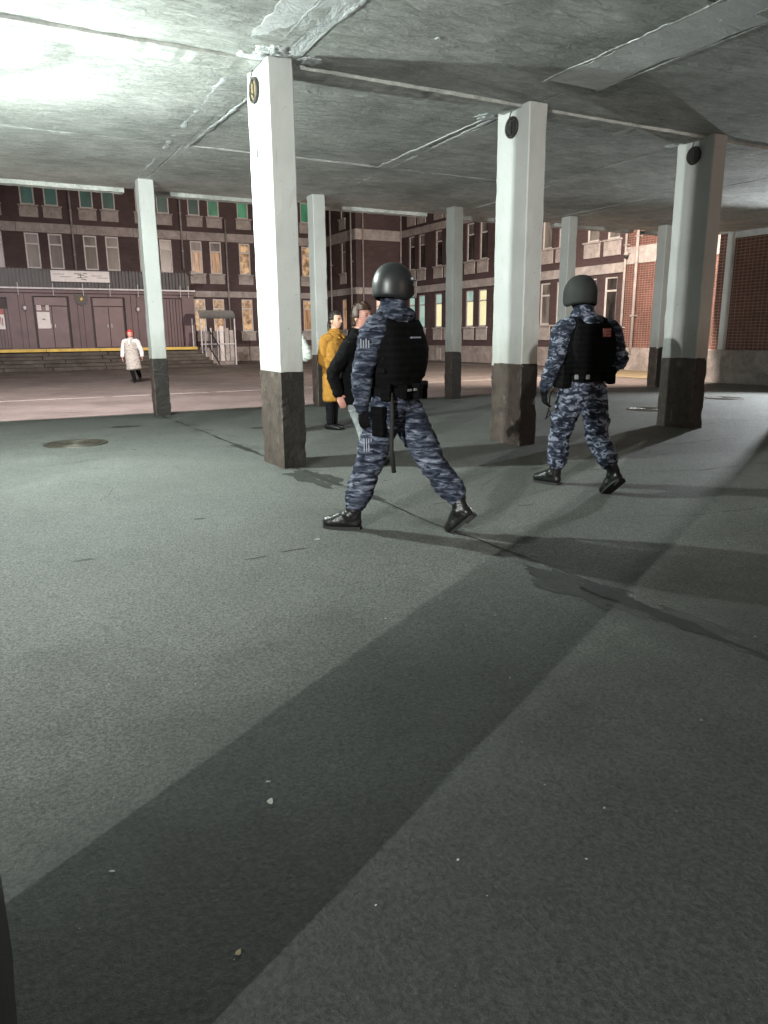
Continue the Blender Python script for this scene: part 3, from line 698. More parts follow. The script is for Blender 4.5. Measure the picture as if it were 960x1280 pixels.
# ---- projecting stair corner and right wing
UW = 19.0; VC = 30.2; UC = 16.12; mpR = facade_mapper('u', UW); mpF = facade_mapper('v', VC); mpS = facade_mapper('u', UC)
BR = tag(empty('brick_wing', (UW, 21, 0)), 'red brick right wing with lit ground floor windows and stair corner', 'building')
hol = [(31.5, 32.1, 1.7, 3.4), (31.5, 32.1, 4.8, 6.5), (31.5, 32.1, 7.7, 9.3)]
wall_sheet(mpS, VC, VL, 0, TOP, hol).build('wall', MAT['fbrick'], BR)
for (a, b, c, d), lo in zip(hol, ('gorange', 'ggrey', 'ggrey')): window(BR, mpS, a, b, c, d, lo, lo, c + 1.15, c - .58)
holF = [(17.35, 17.95, 1.7, 3.45)]
wall_sheet(mpF, UC, UW, 0, TOP, holF).build('wall', MAT['fbrick'], BR)
window(BR, mpF, *holF[0], 'gpink', 'gpink', 2.95, 1.1)
holR = []; rw = []
starts = [(29.1, 28.05), (26.37, 25.33), (23.54, 22.46), (20.75, 19.7), (17.94, 16.9), (15.24, 14.16)]
for k, pr in enumerate(starts):
    for s in pr:
        a, b = s - .33, s + .33; rw.append((a, b, s)); holR += [(a, b, 1.75, 3.49), (a, b, 4.86, 6.62), (a, b, 7.75, 9.4)]
wall_sheet(mpR, 13.42, VC, 0, TOP, holR).build('wall', MAT['fbrick'], BR)
MB(mpR).box(13.4, VC, -1.2, -.35, 0, TOP).build('rear_wall', MAT['void'], BR)
MB(mpS).box(VC + .5, VL, -1.2, -.35, 0, TOP).build('rear_wall', MAT['void'], BR)
MB(mpF).box(UC + .5, UW - .5, -1.2, -.35, 0, TOP).build('rear_wall', MAT['void'], BR)
for a, b, s in rw:
    if s > 27.5: lo, up = 'gmint', 'gmint'
    elif s > 22: lo, up = 'gyellow', 'gmint' if s > 23 else 'gyellow'
    elif s > 16.0: lo, up = 'gblind', 'gblind'
    else: lo, up = 'gdark', 'gdark'
    window(BR, mpR, a, b, 1.75, 3.49, up, lo, 2.97, 1.11)
    window(BR, mpR, a, b, 4.86, 6.62, 'ggrey', 'gdark' if s > 22 else 'gblind', 6.08, 4.25)
    window(BR, mpR, a, b, 7.75, 9.4, 'ggrey', 'ggrey', 8.8, 7.15)
for mp, a, b in ((mpR, 13.42, VC - .1), (mpF, UC - .06, UW - .08), (mpS, VC + .0, VL - .08)):
    bands(BR, mp, a, b, 6.64 if mp is mpR else 6.45, 7.0, 2.77); bands(BR, mp, a, b, 3.60, 3.96, 2.77); bands(BR, mp, a, b, .02, .82, 2.77, .09, 'plinth')
pipe(BR, mpF, UW - .12, .1, TOP); pipe(BR, mpF, UC + .38, .1, TOP, .045); pipe(BR, mpS, VC + .35, .1, TOP, .045); pipe(BR, mpS, 33.2, .1, TOP, .045)
MB(mpR).box(25.9, 26.36, .094, .13, .08, .70).bevel(.01).build('hatch', MAT['sill'], BR)
# tiled end bay of the wing, next to the passage
wall_sheet(mpR, 7.2, 13.40, .82, 9.0, [], 0).build('tiled_wall', MAT['tile'], BR)
bands(BR, mpR, 7.2, 13.40, 3.86, 4.47, 2.06, .05, 'sill'); bands(BR, mpR, 7.2, 13.05, .0, .84, 1.7, .16, 'plinth')
pipe(BR, mpR, 12.80, .6, 9.0, .06, .15, 'sill'); pipe(BR, mpR, 13.36, .1, 9.0, .05, .14, 'sill')
fix_parent(BR)
t = tag(empty('dome_camera', (UW - .2, 13.25, 4.16)), 'white dome security camera on the corner between wing and tiled bay', 'camera')
MB().box(-.04, .2, -.05, .05, .08, .16).bevel(.01).build('bracket', MAT['sill'], t)
MB().tube([(-.02, 0, .14), (-.02, 0, .02)], [.07, .10], 14).build('housing', MAT['sill'], t, True)
MB().tube([(-.02, 0, .02), (-.02, 0, -.05), (-.02, 0, -.09)], [.09, .075, .03], 14).build('dome', MAT['dkmetal'], t, True)

# ---- entrance block with doors, in front of the long range
VE = 31.0; mpE = facade_mapper('v', VE)
EB = tag(empty('entrance_block', (2.5, VE, 0)), 'maroon panelled entrance block with double doors under a white rail', 'entrance')
dh = [(-3.35, -1.22, .92, 3.2), (-.17, 1.40, .92, 3.28), (2.36, 3.92, .92, 3.27), (5.78, 6.68, .92, 3.27)]
wall_sheet(mpE, -9, 7.28, .85, 3.42, dh, .14).build('wall', MAT['maroon'], EB)
MB(mpE).box(-9, 7.28, -3, -.3, .85, 3.6).build('inner_core', MAT['maroon'], EB)
for i, (a, b, c, d) in enumerate(dh):
    if i in (1, 2):
        MB(mpE).box(a + .09, b - .09, -.13, -.08, 2.86, d - .04).bevel(.008).build('transom_panel', MAT['maroon_door'], EB)
        m_ = (a + b) / 2
        for q, (x0, x1) in enumerate(((a + .10, m_ - .008), (m_ + .008, b - .10))):
            dr = MB(mpE).box(x0, x1, -.13, -.07, c + .02, 2.83).bevel(.01).build('door', MAT['maroon_door'], EB)
            hx = x1 - .08 if q == 0 else x0 + .08
            MB(mpE).box(hx - .02, hx + .02, -.07, -.02, 1.86, 2.02).bevel(.006).build('handle', MAT['rail'], dr)
    else:
        n = int((b - a) / .13)
        for k in range(n):
            x0 = a + (b - a) * k / n; MB(mpE).box(x0 + .012, x0 + (b - a) / n - .012, -.13, -.07 - .02 * (k % 2), c + .02, d - (.5 if i == 0 else .04)).build('shutter_slat', MAT['maroon'], EB)
    MB(mpE).box(a, b, -.2, -.145, c, d).build('door_reveal', MAT['maroon_dark'], EB)
for s in (-.75, -.50, 1.75, 2.0, 4.2, 4.48, 5.3): MB(mpE).box(s - .012, s + .012, .003, .02, .93, 3.40).build('panel_joint', MAT['maroon_dark'], EB)
MB(mpE).box(-9, 7.30, .004, .14, 3.42, 3.56).bevel(.01).build('fascia', MAT['maroon'], EB)
MB(mpE).box(-9, 7.34, .02, .22, 3.58, 3.66).bevel(.01).build('canopy_edge', MAT['rail'], EB)
for k in range(int(16.2 / .16)):                                                      # corrugated parapet, sheet by sheet
    x0 = -9 + k * .16; MB(mpE).box(x0, x0 + .09, -.35, -.30 + .015 * (k % 3), 3.66, 4.52).build('parapet_sheet', MAT['corr'], EB)
MB(mpE).box(-9, 7.2, -.42, -.36, 3.6, 4.5).build('parapet_back', MAT['corr'], EB)
MB(mpE).box(7.22, 7.45, -.45, .05, 4.42, 4.60).bevel(.01).build('parapet_end', MAT['sill'], EB)
for s in (-3.9, -2.2, -.72, .75, 2.05, 3.25, 4.55, 5.6, 6.6, 7.0): MB(mpE).tube([(s, .18, 3.30), (s, .18, 3.86)], .022, 6).build('rail_post', MAT['rail'], EB)
fix_parent(EB)
for s, z, lb in ((-.52, 2.74, 'small wall lantern left of the poster door'), (4.50, 2.72, 'small wall lantern right of the plain door')):
    t = tag(empty('wall_lantern', (s, VE - .12, z)), lb, 'lantern', 'lanterns beside the doors')
    MB().box(-.05, .05, -.02, .115, .08, .16).build('bracket', MAT['dkmetal'], t)
    MB().tube([(0, 0, .08), (0, 0, .0), (0, 0, -.1)], [.06, .085, .05], 10).build('globe', MAT['sign'], t, True)
# sign board with faint unreadable lines
t = tag(empty('sign_board', (2.05, VE + .22, 4.20)), 'long white sign board on the parapet over the entrance', 'sign')
MB().box(-1.30, 1.30, -.04, .0, -.25, .26).bevel(.008).build('board', MAT['sign'], t)
for x0, x1, z in ((-1.2, -.72, .075), (-.90, -.42, -.035), (-.28, .04, .10), (-.12, .16, .05), (-.16, .12, -.07), (.12, .28, .12), (.16, .30, -.03), (.50, .94, .035), (.72, 1.22, -.055), (0.02, .24, -.15)):
    MB().box(x0, x1, -.046, -.042, z, z + (.035 if x1 - x0 < .33 else .022)).build('line_of_text', MAT['ink'], t)
MB().box(-.02, .02, -.047, -.042, -.05, .09).build('line_of_text', MAT['ink'], t)
# crest
t = tag(empty('crest', (1.95, VE - .03, 3.15)), 'dark gold crest plaque between the two double doors', 'crest')
MB(lambda a, b, c: (a, c, b)).prism([(-.27, .25), (.27, .25), (.29, 0), (.22, -.18), (0, -.29), (-.22, -.18), (-.29, 0)], -.05, -.004).build('shield', MAT['dkmetal'], t)
for k in range(9):
    a = k * .7; MB().tube([(.17 * math.cos(a), -.06, .02 + .13 * math.sin(a)), (.05 * math.cos(a + .8), -.07, .02 + .06 * math.sin(a + .8))], .022, 6).build('ornament', MAT['gold'], t)
MB().tube([(0, -.055, .02), (0, -.09, .02)], .06, 12).build('boss', MAT['gold'], t)
# posters
t = tag(empty('poster', (.24, VE + .055, 2.2)), 'white paper poster on the left double door', 'poster')
MB().box(-.27, .27, -.008, 0, -.37, .37).build('sheet', MAT['sign'], t); MB().box(-.06, .07, -.012, -.009, .02, .07).build('print_mark', MAT['ink'], t)
for x, w_, lb in ((.08, .19, 'larger small pink notice above the door poster'), (.44, .13, 'smaller pink notice above the door poster, right one')):
    t = tag(empty('notice', (x, VE + .055, 2.76)), lb, 'notice', 'notices on the door')
    MB().box(-w_ / 2, w_ / 2, -.008, 0, -.11, .11).build('sheet', MAT['sign'], t)
    for k in range(3): MB().box(-w_ / 2 + .02, w_ / 2 - .02, -.011, -.009, -.07 + k * .055, -.05 + k * .055).build('print_mark', MAT['red'], t)
t = tag(empty('poster', (-1.62, VE + .04, 2.25)), 'red and white poster on the ribbed shutter at the left edge', 'poster')
MB().box(-.3, .22, -.008, 0, -.45, .45).build('sheet', MAT['sign'], t); MB().box(-.3, .22, -.012, -.009, .20, .45).build('print_band', MAT['red'], t)
for k in range(6): MB().box(-.24 + .07 * k, -.20 + .07 * k, -.012, -.009, -.2 - .05 * (k % 3), .1 - .04 * (k % 2)).build('print_mark', MAT['ink'] if k % 2 else MAT['red'], t)
# ---- steps: treads of stone slabs
ST = tag(empty('entrance_steps', (0, 29, 0)), 'wide dark stone steps with yellow edge below the maroon entrance', 'steps')
NS = 6
for k in range(NS):
    z1 = .90 * (k + 1) / NS; y0 = 27.6 + k * .30; y1 = 31.0 if k == NS - 1 else y0 + .34; x = -9.0
    L = 7.35 - .10 * k
    while x < L - .05:
        w_ = min(random.choice((1.9, 2.2, 2.5)), L - x)
        if L - (x + w_) < .5: w_ = L - x
        MB().box(x + .012, x + w_ - .012, y0 + random.uniform(-.012, .012), y1, z1 - .15 if k < NS - 1 else z1 - .12, z1 - random.uniform(.0, .012)).bevel(.012).build('step_slab', MAT['step'], ST); x += w_
MB().box(-9, 7.2, 27.7 + .3 * 5 + .1, 31.0, 0, .76).build('steps_core', MAT['step'], ST)
for k in range(NS - 1): MB().box(-9, 7.25 - .1 * k, 27.66 + .3 * k, 27.66 + .3 * (k + 1) + .1, 0, .90 * (k + 1) / NS - .14).build('riser', MAT['step'], ST)
for k in range(7):
    MB().box(-9 + k * 2.26 + .01, -9 + (k + 1) * 2.26 - .01, 29.06, 29.42, .885, .915).build('yellow_edge', MAT['yellow'], ST)
    MB().box(-9 + k * 2.26 + .01, -9 + (k + 1) * 2.26 - .01, 29.045, 29.059, .79, .913).build('yellow_edge', MAT['yellow'], ST)
fix_parent(ST)
# ---- covered side ramp: awning on posts, rails and grey boards
KR = tag(empty('ramp_shelter', (7.95, 30.4, 0)), 'small shelter with curved grey awning and pale boards right of the steps', 'shelter')
bm = bmesh.new(); prev = None
for k in range(9):
    a = math.pi * .5 * k / 8; y = 30.0 - .75 * math.sin(a) * 1.0; z = 2.25 + .42 * math.cos(a)
    cur = [bm.verts.new((x, y, z)) for x in (7.05, 8.85)]
    if prev: bm.faces.new((prev[0], prev[1], cur[1], cur[0]))
    prev = cur
bmesh.ops.solidify(bm, geom=bm.faces[:], thickness=.03)
link('awning', mesh_of(bm, MAT['awning'], True), KR)
for x, y in ((7.1, 29.3), (8.8, 29.3), (7.1, 30.9), (8.8, 30.9)): MB().box(x - .03, x + .03, y - .03, y + .03, 0, 2.3).build('post', MAT['rail'], KR)
for k, (x, mt) in enumerate(((7.32, 'rail'), (7.62, 'rail'), (7.95, 'rail'), (8.15, 'sign'), (8.42, 'sill'), (8.66, 'sill'))):
    MB().box(x - (.04 if k < 3 else .10), x + (.04 if k < 3 else .10), 29.42, 29.46, .2, 1.9 - .1 * (k % 3)).build('board', MAT[mt], KR)
MB().box(7.05, 8.85, 29.35, 29.40, 1.0, 1.06).build('rail', MAT['rail'], KR)
MB().box(7.05, 8.85, 29.5, 30.9, 0, .85).build('platform', MAT['plinth'], KR)
fix_parent(KR)
SR = tag(empty('stair_railing', (7.6, 28.4, 0)), 'black railing with bars sloping down at the right end of the steps', 'railing')
for k in range(9):
    y = 27.55 + k * .21; z = .05 + .105 * k * 1.0
    MB().tube([(7.42, y, z - .05), (7.42, y, z + .92)], .014, 6).build('bar', MAT['dkmetal'], SR)
MB().tube([(7.42, 27.5, .95), (7.42, 29.3, 1.86)], .028, 8).build('handrail', MAT['dkmetal'], SR)
MB().tube([(7.42, 27.5, .12), (7.42, 29.3, .96)], .02, 8).build('bottom_rail', MAT['dkmetal'], SR)
fix_parent(SR)

# ================================================================== people
def crom(P, t):
    n = len(P) - 1; f = t * n; i = min(int(f), n - 1); u = f - i
    p0, p1, p2, p3 = P[max(i - 1, 0)], P[i], P[i + 1], P[min(i + 2, n)]
    return .5 * ((2 * p1) + (p2 - p0) * u + (2 * p0 - 5 * p1 + 4 * p2 - p3) * u * u + (3 * p1 - p0 - 3 * p2 + p3) * u ** 3)
def sweep(bm, pts, rad, ref=(1, 0, 0), n=16, step=4, cap=.9, power=1.0):
    """closed tapered limb: elliptical rings along a smooth path, rounded ends. rad: r or (side, depth)"""
    P = [Vector(p) for p in pts]; Rr = [Vector((r, r, 0)) if isinstance(r, (int, float)) else Vector((r[0], r[1], 0)) for r in rad]
    M = (len(P) - 1) * step; C = [crom(P, i / M) for i in range(M + 1)]; Q = [crom(Rr, i / M) for i in range(M + 1)]; ref = Vector(ref); rings = []
    def ring(c, t, a, b):
        s = ref - t * ref.dot(t)
        if s.length < 1e-3: s = t.orthogonal()
        s.normalize(); o = t.cross(s); out = []
        for k in range(n):
            ca, sa = math.cos(2 * math.pi * k / n), math.sin(2 * math.pi * k / n)
            if power != 1.0: ca = math.copysign(abs(ca) ** power, ca); sa = math.copysign(abs(sa) ** power, sa)
            out.append(bm.verts.new(c + s * (a * ca) + o * (b * sa)))
        return out
    def tan(i): return (C[min(i + 1, M)] - C[max(i - 1, 0)]).normalized()
    t0, t1 = tan(0), tan(M)
    for k in (.97, .8, .5): rings.append(ring(C[0] - t0 * (min(Q[0].x, Q[0].y) * cap * k), t0, Q[0].x * math.sqrt(1 - k * k), Q[0].y * math.sqrt(1 - k * k)))
    for i in range(M + 1): rings.append(ring(C[i], tan(i), max(.002, Q[i].x), max(.002, Q[i].y)))
    for k in (.5, .8, .97): rings.append(ring(C[M] + t1 * (min(Q[M].x, Q[M].y) * cap * k), t1, Q[M].x * math.sqrt(1 - k * k), Q[M].y * math.sqrt(1 - k * k)))
    for a, b in zip(rings, rings[1:]):
        for k in range(n): bm.faces.new((a[k], a[(k + 1) % n], b[(k + 1) % n], b[k]))
    bm.faces.new(rings[0][::-1]); bm.faces.new(rings[-1])
    return bm
def fuse(bm, voxel, mat, smooth_it=4, fold=0.0, fscale=11, seed=0.0, clampz=None):
    """one continuous skin over all the overlapping limbs, with cloth folds pressed into it"""
    bmesh.ops.recalc_face_normals(bm, faces=bm.faces)
    me = bpy.data.meshes.new('tmp'); bm.to_mesh(me); bm.free(); ob = bpy.data.objects.new('tmp', me); COL.objects.link(ob)
    md = ob.modifiers.new('r', 'REMESH'); md.mode = 'VOXEL'; md.voxel_size = voxel; md.adaptivity = 0
    if smooth_it: s = ob.modifiers.new('s', 'SMOOTH'); s.iterations = smooth_it; s.factor = .5
    dg = bpy.context.evaluated_depsgraph_get(); out = bpy.data.meshes.new_from_object(ob.evaluated_get(dg))
    bpy.data.objects.remove(ob); bpy.data.meshes.remove(me)
    if fold:
        nn = [v.normal.copy() for v in out.vertices]
        for v, n_ in zip(out.vertices, nn):
            p = v.co; q = Vector((p.x * fscale * .8 + seed, p.y * fscale * .8, p.z * fscale * 1.5 + p.x * fscale * .5))
            r = abs(noise.noise(q)); d = fold * (.55 - 1.6 * r) + fold * .5 * noise.noise(q * 2.3)
            v.co = p + n_ * d
    if clampz is not None:
        for v in out.vertices:
            if v.co.z < clampz: v.co.z = clampz
    out.materials.clear()
    for q in (mat if isinstance(mat, (list, tuple)) else [mat]): out.materials.append(q)
    out.polygons.foreach_set('use_smooth', [True] * len(out.polygons))
    return out
def person(loc, label, yaw=-TH): return tag(empty('person', (loc[0], loc[1], .004), yaw), label, 'person')
def V3(*a): return Vector(a)

def hand_bm(bm, wrist, fingers, palm_n, size=1.0, curl=.6, side=1):
    """palm and five fingers. fingers: pointing direction, palm_n: direction the palm faces, side: which way the thumb lies"""
    d = Vector(fingers).normalized(); n = (Vector(palm_n) - d * Vector(palm_n).dot(d)).normalized(); s = d.cross(n) * side; w = Vector(wrist); k = size
    sweep(bm, [w - d * .02 * k, w + d * .03 * k, w + d * .065 * k, w + d * .09 * k], [(.026 * k, .019 * k), (.034 * k, .017 * k), (.042 * k, .016 * k), (.040 * k, .013 * k)], s, 12, 3)
    for i, (off, ln) in enumerate(((-.030, .062), (-.010, .074), (.011, .078), (.031, .070))):
        p = w + d * .088 * k + s * off * k; dirs = d.copy(); pts = [p - d * .015 * k, p]; seg = ln * k / 3
        for j in range(3):
            a = curl * (.45 + .35 * j) + .06 * i; dd = d * math.cos(a) + n * math.sin(a); p = p + dd * seg * 1.05; pts.append(p)
        sweep(bm, pts, [.0095 * k, .0098 * k, .0094 * k, .0088 * k, .0072 * k], s, 8, 2)
    b = w + d * .02 * k + s * .030 * k
    pts = [b, b + s * .022 * k + d * .022 * k + n * .010 * k, b + s * .030 * k + d * .048 * k + n * .022 * k, b + s * .024 * k + d * .072 * k + n * .034 * k]
    sweep(bm, pts, [.0135 * k, .0125 * k, .011 * k, .0085 * k], n, 8, 2)
    return bm
def boot(t, heel, toe, up, shaft_top, size=1.0):
    """laced combat boot from heel point to toe point on the sole plane"""
    heel = Vector(heel); toe = Vector(toe); f = (toe - heel).normalized(); u = Vector(up); u = (u - f * u.dot(f)).normalized(); s = f.cross(u); L = .285 * size
    def P(x, y, z): return heel + s * x + f * (y * L) + u * z
    bm = bmesh.new(); sweep(bm, [P(-.012, .30, .10), P(.012, .30, .10)], [.05, .05], u, 10, 2)
    sweep(bm, [P(0, .11, .048), P(0, .30, .066), P(0, .50, .064), P(0, .72, .050), P(0, .88, .046)], [(.040, .048), (.044, .070), (.048, .064), (.054, .050), (.048, .044)], s, 16, 4)
    a = P(0, .20, .09); b = Vector(shaft_top); mid = (a + b) / 2
    sweep(bm, [P(0, .22, .06), a, mid, b], [(.042, .055), (.046, .058), (.050, .056), (.056, .060)], s, 16, 4)
    me = fuse(bm, .0075, MAT['leather'], 3, .003, 34, 3)
    inv = heel
    for v in me.vertices:                                                   # flatten onto the sole
        h = (v.co - inv).dot(u); y_ = (v.co - inv).dot(f)
        if h < .022 and -.05 < y_ < L + .05: v.co += u * (.022 - h)
    o = link('boot', me, t)
    out = []
    for k in range(28):
        a_ = 2 * math.pi * k / 28; y_ = .5 + .52 * math.cos(a_); wd = .057 - .012 * abs(math.cos(a_)) ** 3 + .004 * math.cos(a_); out.append((math.copysign(abs(math.sin(a_)) ** .6, math.sin(a_)) * wd, y_))
    mb = MB(lambda x, y, z: P(x, y, z)); mb.prism(out, 0.0, .022); mb.build('sole', MAT['sole'], o)
    mb = MB(lambda x, y, z: P(x, y, z)); mb.box(-.036, .036, .0, .30, -.014 if heel.z > .03 else .0, .02); mb.build('heel_block', MAT['sole'], o)
    ax = (b - a)
    for k in range(5):
        c = a + ax * (.12 + .17 * k) + f * (.058); MB(lambda x, y, z, c=c: c + s * x + f * y + u * z).tube([(-.024, -.006, -.006), (0, .004, .0), (.024, -.006, .006)], .0035, 5).build('lace', MAT['sole'], o)
    return o
def head_bm(c, f, tilt=0.0, R=1.0, jaw=1.0):
    """head with brow, nose, lips, chin and ears; c = centre, f = the way it faces"""
    bm = bmesh.new(); bmesh.ops.create_uvsphere(bm, u_segments=40, v_segments=30, radius=1)
    f = Vector(f); f.z = 0; f.normalize(); r = V3(f.y, -f.x, 0)
    for v in bm.verts:
        x, y, z = v.co.x, v.co.y, v.co.z                                   # y = forward
        X = x * .077; Y = y * .096; Z = z * .118
        if z < 0: X *= 1 - .30 * (-z) ** 1.5; Y *= 1 - .10 * (-z); Y += .016 * (-z) * (1 if y > 0 else -.9)
        if y > 0:
            nose = math.exp(-(x / .16) ** 2) * math.exp(-((z + .16) / .16) ** 2); br = math.exp(-(x / .16) ** 2) * math.exp(-((z - .02) / .16) ** 2)
            Y += y * (.026 * nose + .010 * br)
            eye = math.exp(-((abs(x) - .36) / .16) ** 2) * math.exp(-((z - .03) / .10) ** 2); Y -= y * .011 * eye
            brow = math.exp(-((abs(x) - .35) / .25) ** 2) * math.exp(-((z - .18) / .09) ** 2); Y += y * .006 * brow
            lip = math.exp(-(x / .24) ** 2) * (math.exp(-((z + .46) / .055) ** 2) + math.exp(-((z + .56) / .06) ** 2)); Y += y * .006 * lip
            chin = math.exp(-(x / .25) ** 2) * math.exp(-((z + .82) / .14) ** 2); Y += .012 * chin * jaw
        v.co = r * X * R + f * Y * R + V3(0, 0, Z * R) + Vector(c)
    return bm, r, f
def face_bits(t, c, r, f, R, brow_mat, glasses=False):
    c = Vector(c)
    def Q(x, y, z): return c + r * (x * R) + f * (y * R) + V3(0, 0, z * R)
    for sx in (-1, 1):
        MB(Q).tube([(sx * .028 - .011, .084, .004), (sx * .028, .088, .006), (sx * .028 + .011, .084, .004)], [.003, .0055, .003], 8).build('eye', MAT['hair'], t, True)
        MB(Q).tube([(sx * .028 - .017, .086, .022), (sx * .028, .091, .026), (sx * .028 + .017, .085, .021)], .0035, 6).build('eyebrow', brow_mat, t, True)
        e = bmesh.new(); bmesh.ops.create_icosphere(e, subdivisions=2, radius=1)
        for v in e.verts: v.co = Q(sx * .077 + v.co.x * .010, -.006 + v.co.y * .018, -.012 + v.co.z * .031)
        link('ear', mesh_of(e, MAT['skin'], True), t)
        if glasses: MB(Q).tube([(sx * .030 + .023 * math.cos(a * .5236), .097, .004 + .019 * math.sin(a * .5236)) for a in range(13)], .0022, 5, False).build('glasses_rim', MAT['dkmetal'], t)
    MB(Q).tube([(-.020, .083, -.060), (0, .088, -.059), (.020, .083, -.060)], [.0025, .0045, .0025], 8).build('mouth', MAT['redhat'], t, True)
def hair_shell(t, c, r, f, R, mat, back=-.09, front=.45, name='hair', puff=.014, low=-.25):
    """hair as a thick uneven cap: all of the skull above the hairline"""
    bm = bmesh.new(); bmesh.ops.create_uvsphere(bm, u_segments=36, v_segments=28, radius=1); c = Vector(c); kill = []
    for v in bm.verts:
        x, y, z = v.co
        line = front if y > .35 else (front * .3 + low * .7 if y > -.1 else low - .25)
        if z < line: kill.append(v)
        p = puff * (1 + .8 * noise.noise((x * 5, y * 5, z * 5)))
        v.co = c + r * (x * (.077 * R + p)) + f * (y * (.094 * R + p) - .004) + V3(0, 0, z * (.116 * R + p * 1.1) + .004)
    bmesh.ops.delete(bm, geom=kill, context='VERTS'); bmesh.ops.solidify(bm, geom=bm.faces[:], thickness=.012)
    return link(name, mesh_of(bm, mat, True), t)

def helmet(t, c, f, mat, W=.138, D=.155, H=.165, low=-.55, visor=False, strap=True):
    f = Vector(f).normalized(); r = V3(f.y, -f.x, 0); c = Vector(c); bm = bmesh.new(); nu, nv = 40, 16; rings = []
    for j in range(nv + 1):
        ring = []
        for k in range(nu):
            az = 2 * math.pi * k / nu; fx = math.sin(az); fy = math.cos(az)                   # fy = forward
            dep = 118 - (26 * max(0, fy) ** 1.5) - 4 * max(0, -fy) + 6 * abs(fx) ** 4           # how far the shell comes down
            th = math.radians(dep) * (j / nv); st = math.sin(th) ** .86 if th > 0 else 0; ct = math.cos(th)
            fl = 1 + (.05 * max(0, (j / nv - .82)) / .18)
            ring.append(bm.verts.new(c + r * (W * fx * st * fl) + f * (D * fy * st * fl) + V3(0, 0, H * ct)))
        rings.append(ring)
    for a, b in zip(rings, rings[1:]):
        for k in range(nu): bm.faces.new((a[k], a[(k + 1) % nu], b[(k + 1) % nu], b[k]))
    rim = [v.co.copy() for v in rings[-1]]
    bmesh.ops.remove_doubles(bm, verts=bm.verts, dist=.0008); bmesh.ops.solidify(bm, geom=bm.faces[:], thickness=-.012)
    sh = link('helmet', mesh_of(bm, mat, True), t)
    mb = MB(); mb.tube(rim + rim[:1], .0075, 6, False); mb.build('rim', MAT['sole'], sh, True)
    if visor:
        bm = bmesh.new(); prev = None
        for j in range(7):
            a = math.radians(78 + 9 * j); cur = []
            for k in range(17):
                az = math.radians(-62 + 124 * k / 16); cur.append(bm.verts.new(c + r * ((W + .03) * math.sin(az)) + f * ((D + .035) * math.cos(az)) + V3(0, 0, H * math.cos(a) * .9 + .02)))
            if prev:
                for k in range(16): bm.faces.new((prev[k], prev[k + 1], cur[k + 1], cur[k]))
            prev = cur
        bmesh.ops.solidify(bm, geom=bm.faces[:], thickness=.004); link('visor', mesh_of(bm, MAT['visor'], True), sh)
        MB().tube([c + r * (W + .012) * math.sin(math.radians(a)) + f * (D + .014) * math.cos(math.radians(a)) + V3(0, 0, .05) for a in range(-75, 76, 10)], .010, 6).build('visor_rail', MAT['buckle'], sh, True)
    return sh
def ring_band(name, t, c, r, f, a, b, h, mat, thick=.012, n=36, gap=0.0):
    """a belt round the body"""
    bm = bmesh.new(); c = Vector(c); rr = []
    for (da, z) in ((0, -h / 2), (thick, -h / 2), (thick, h / 2), (0, h / 2)):
        rr.append([bm.verts.new(c + r * ((a + da) * math.cos(2 * math.pi * k / n)) + f * ((b + da) * math.sin(2 * math.pi * k / n)) + V3(0, 0, z + .01 * math.sin(2 * math.pi * k / n))) for k in range(n)])
    for i in range(4):
        A, B = rr[i], rr[(i + 1) % 4]
        for k in range(n): bm.faces.new((A[k], A[(k + 1) % n], B[(k + 1) % n], B[k]))
    return link(name, mesh_of(bm, mat, False), t)
def pouch(name, t, c, r, f, w_, d, h, mat, flap=True):
    c = Vector(c); Q = lambda x, y, z: c + r * x + f * y + V3(0, 0, z)
    o = MB(Q).box(-w_ / 2, w_ / 2, -d / 2, d / 2, -h / 2, h / 2).bevel(min(w_, d, h) * .22, 3).build(name, mat, t, True)
    if flap: MB(Q).box(-w_ / 2 - .003, w_ / 2 + .003, -d / 2 - .004, d / 2 + .004, h * .12, h / 2 + .004).bevel(.006, 2).build('flap', mat, o)
    return o

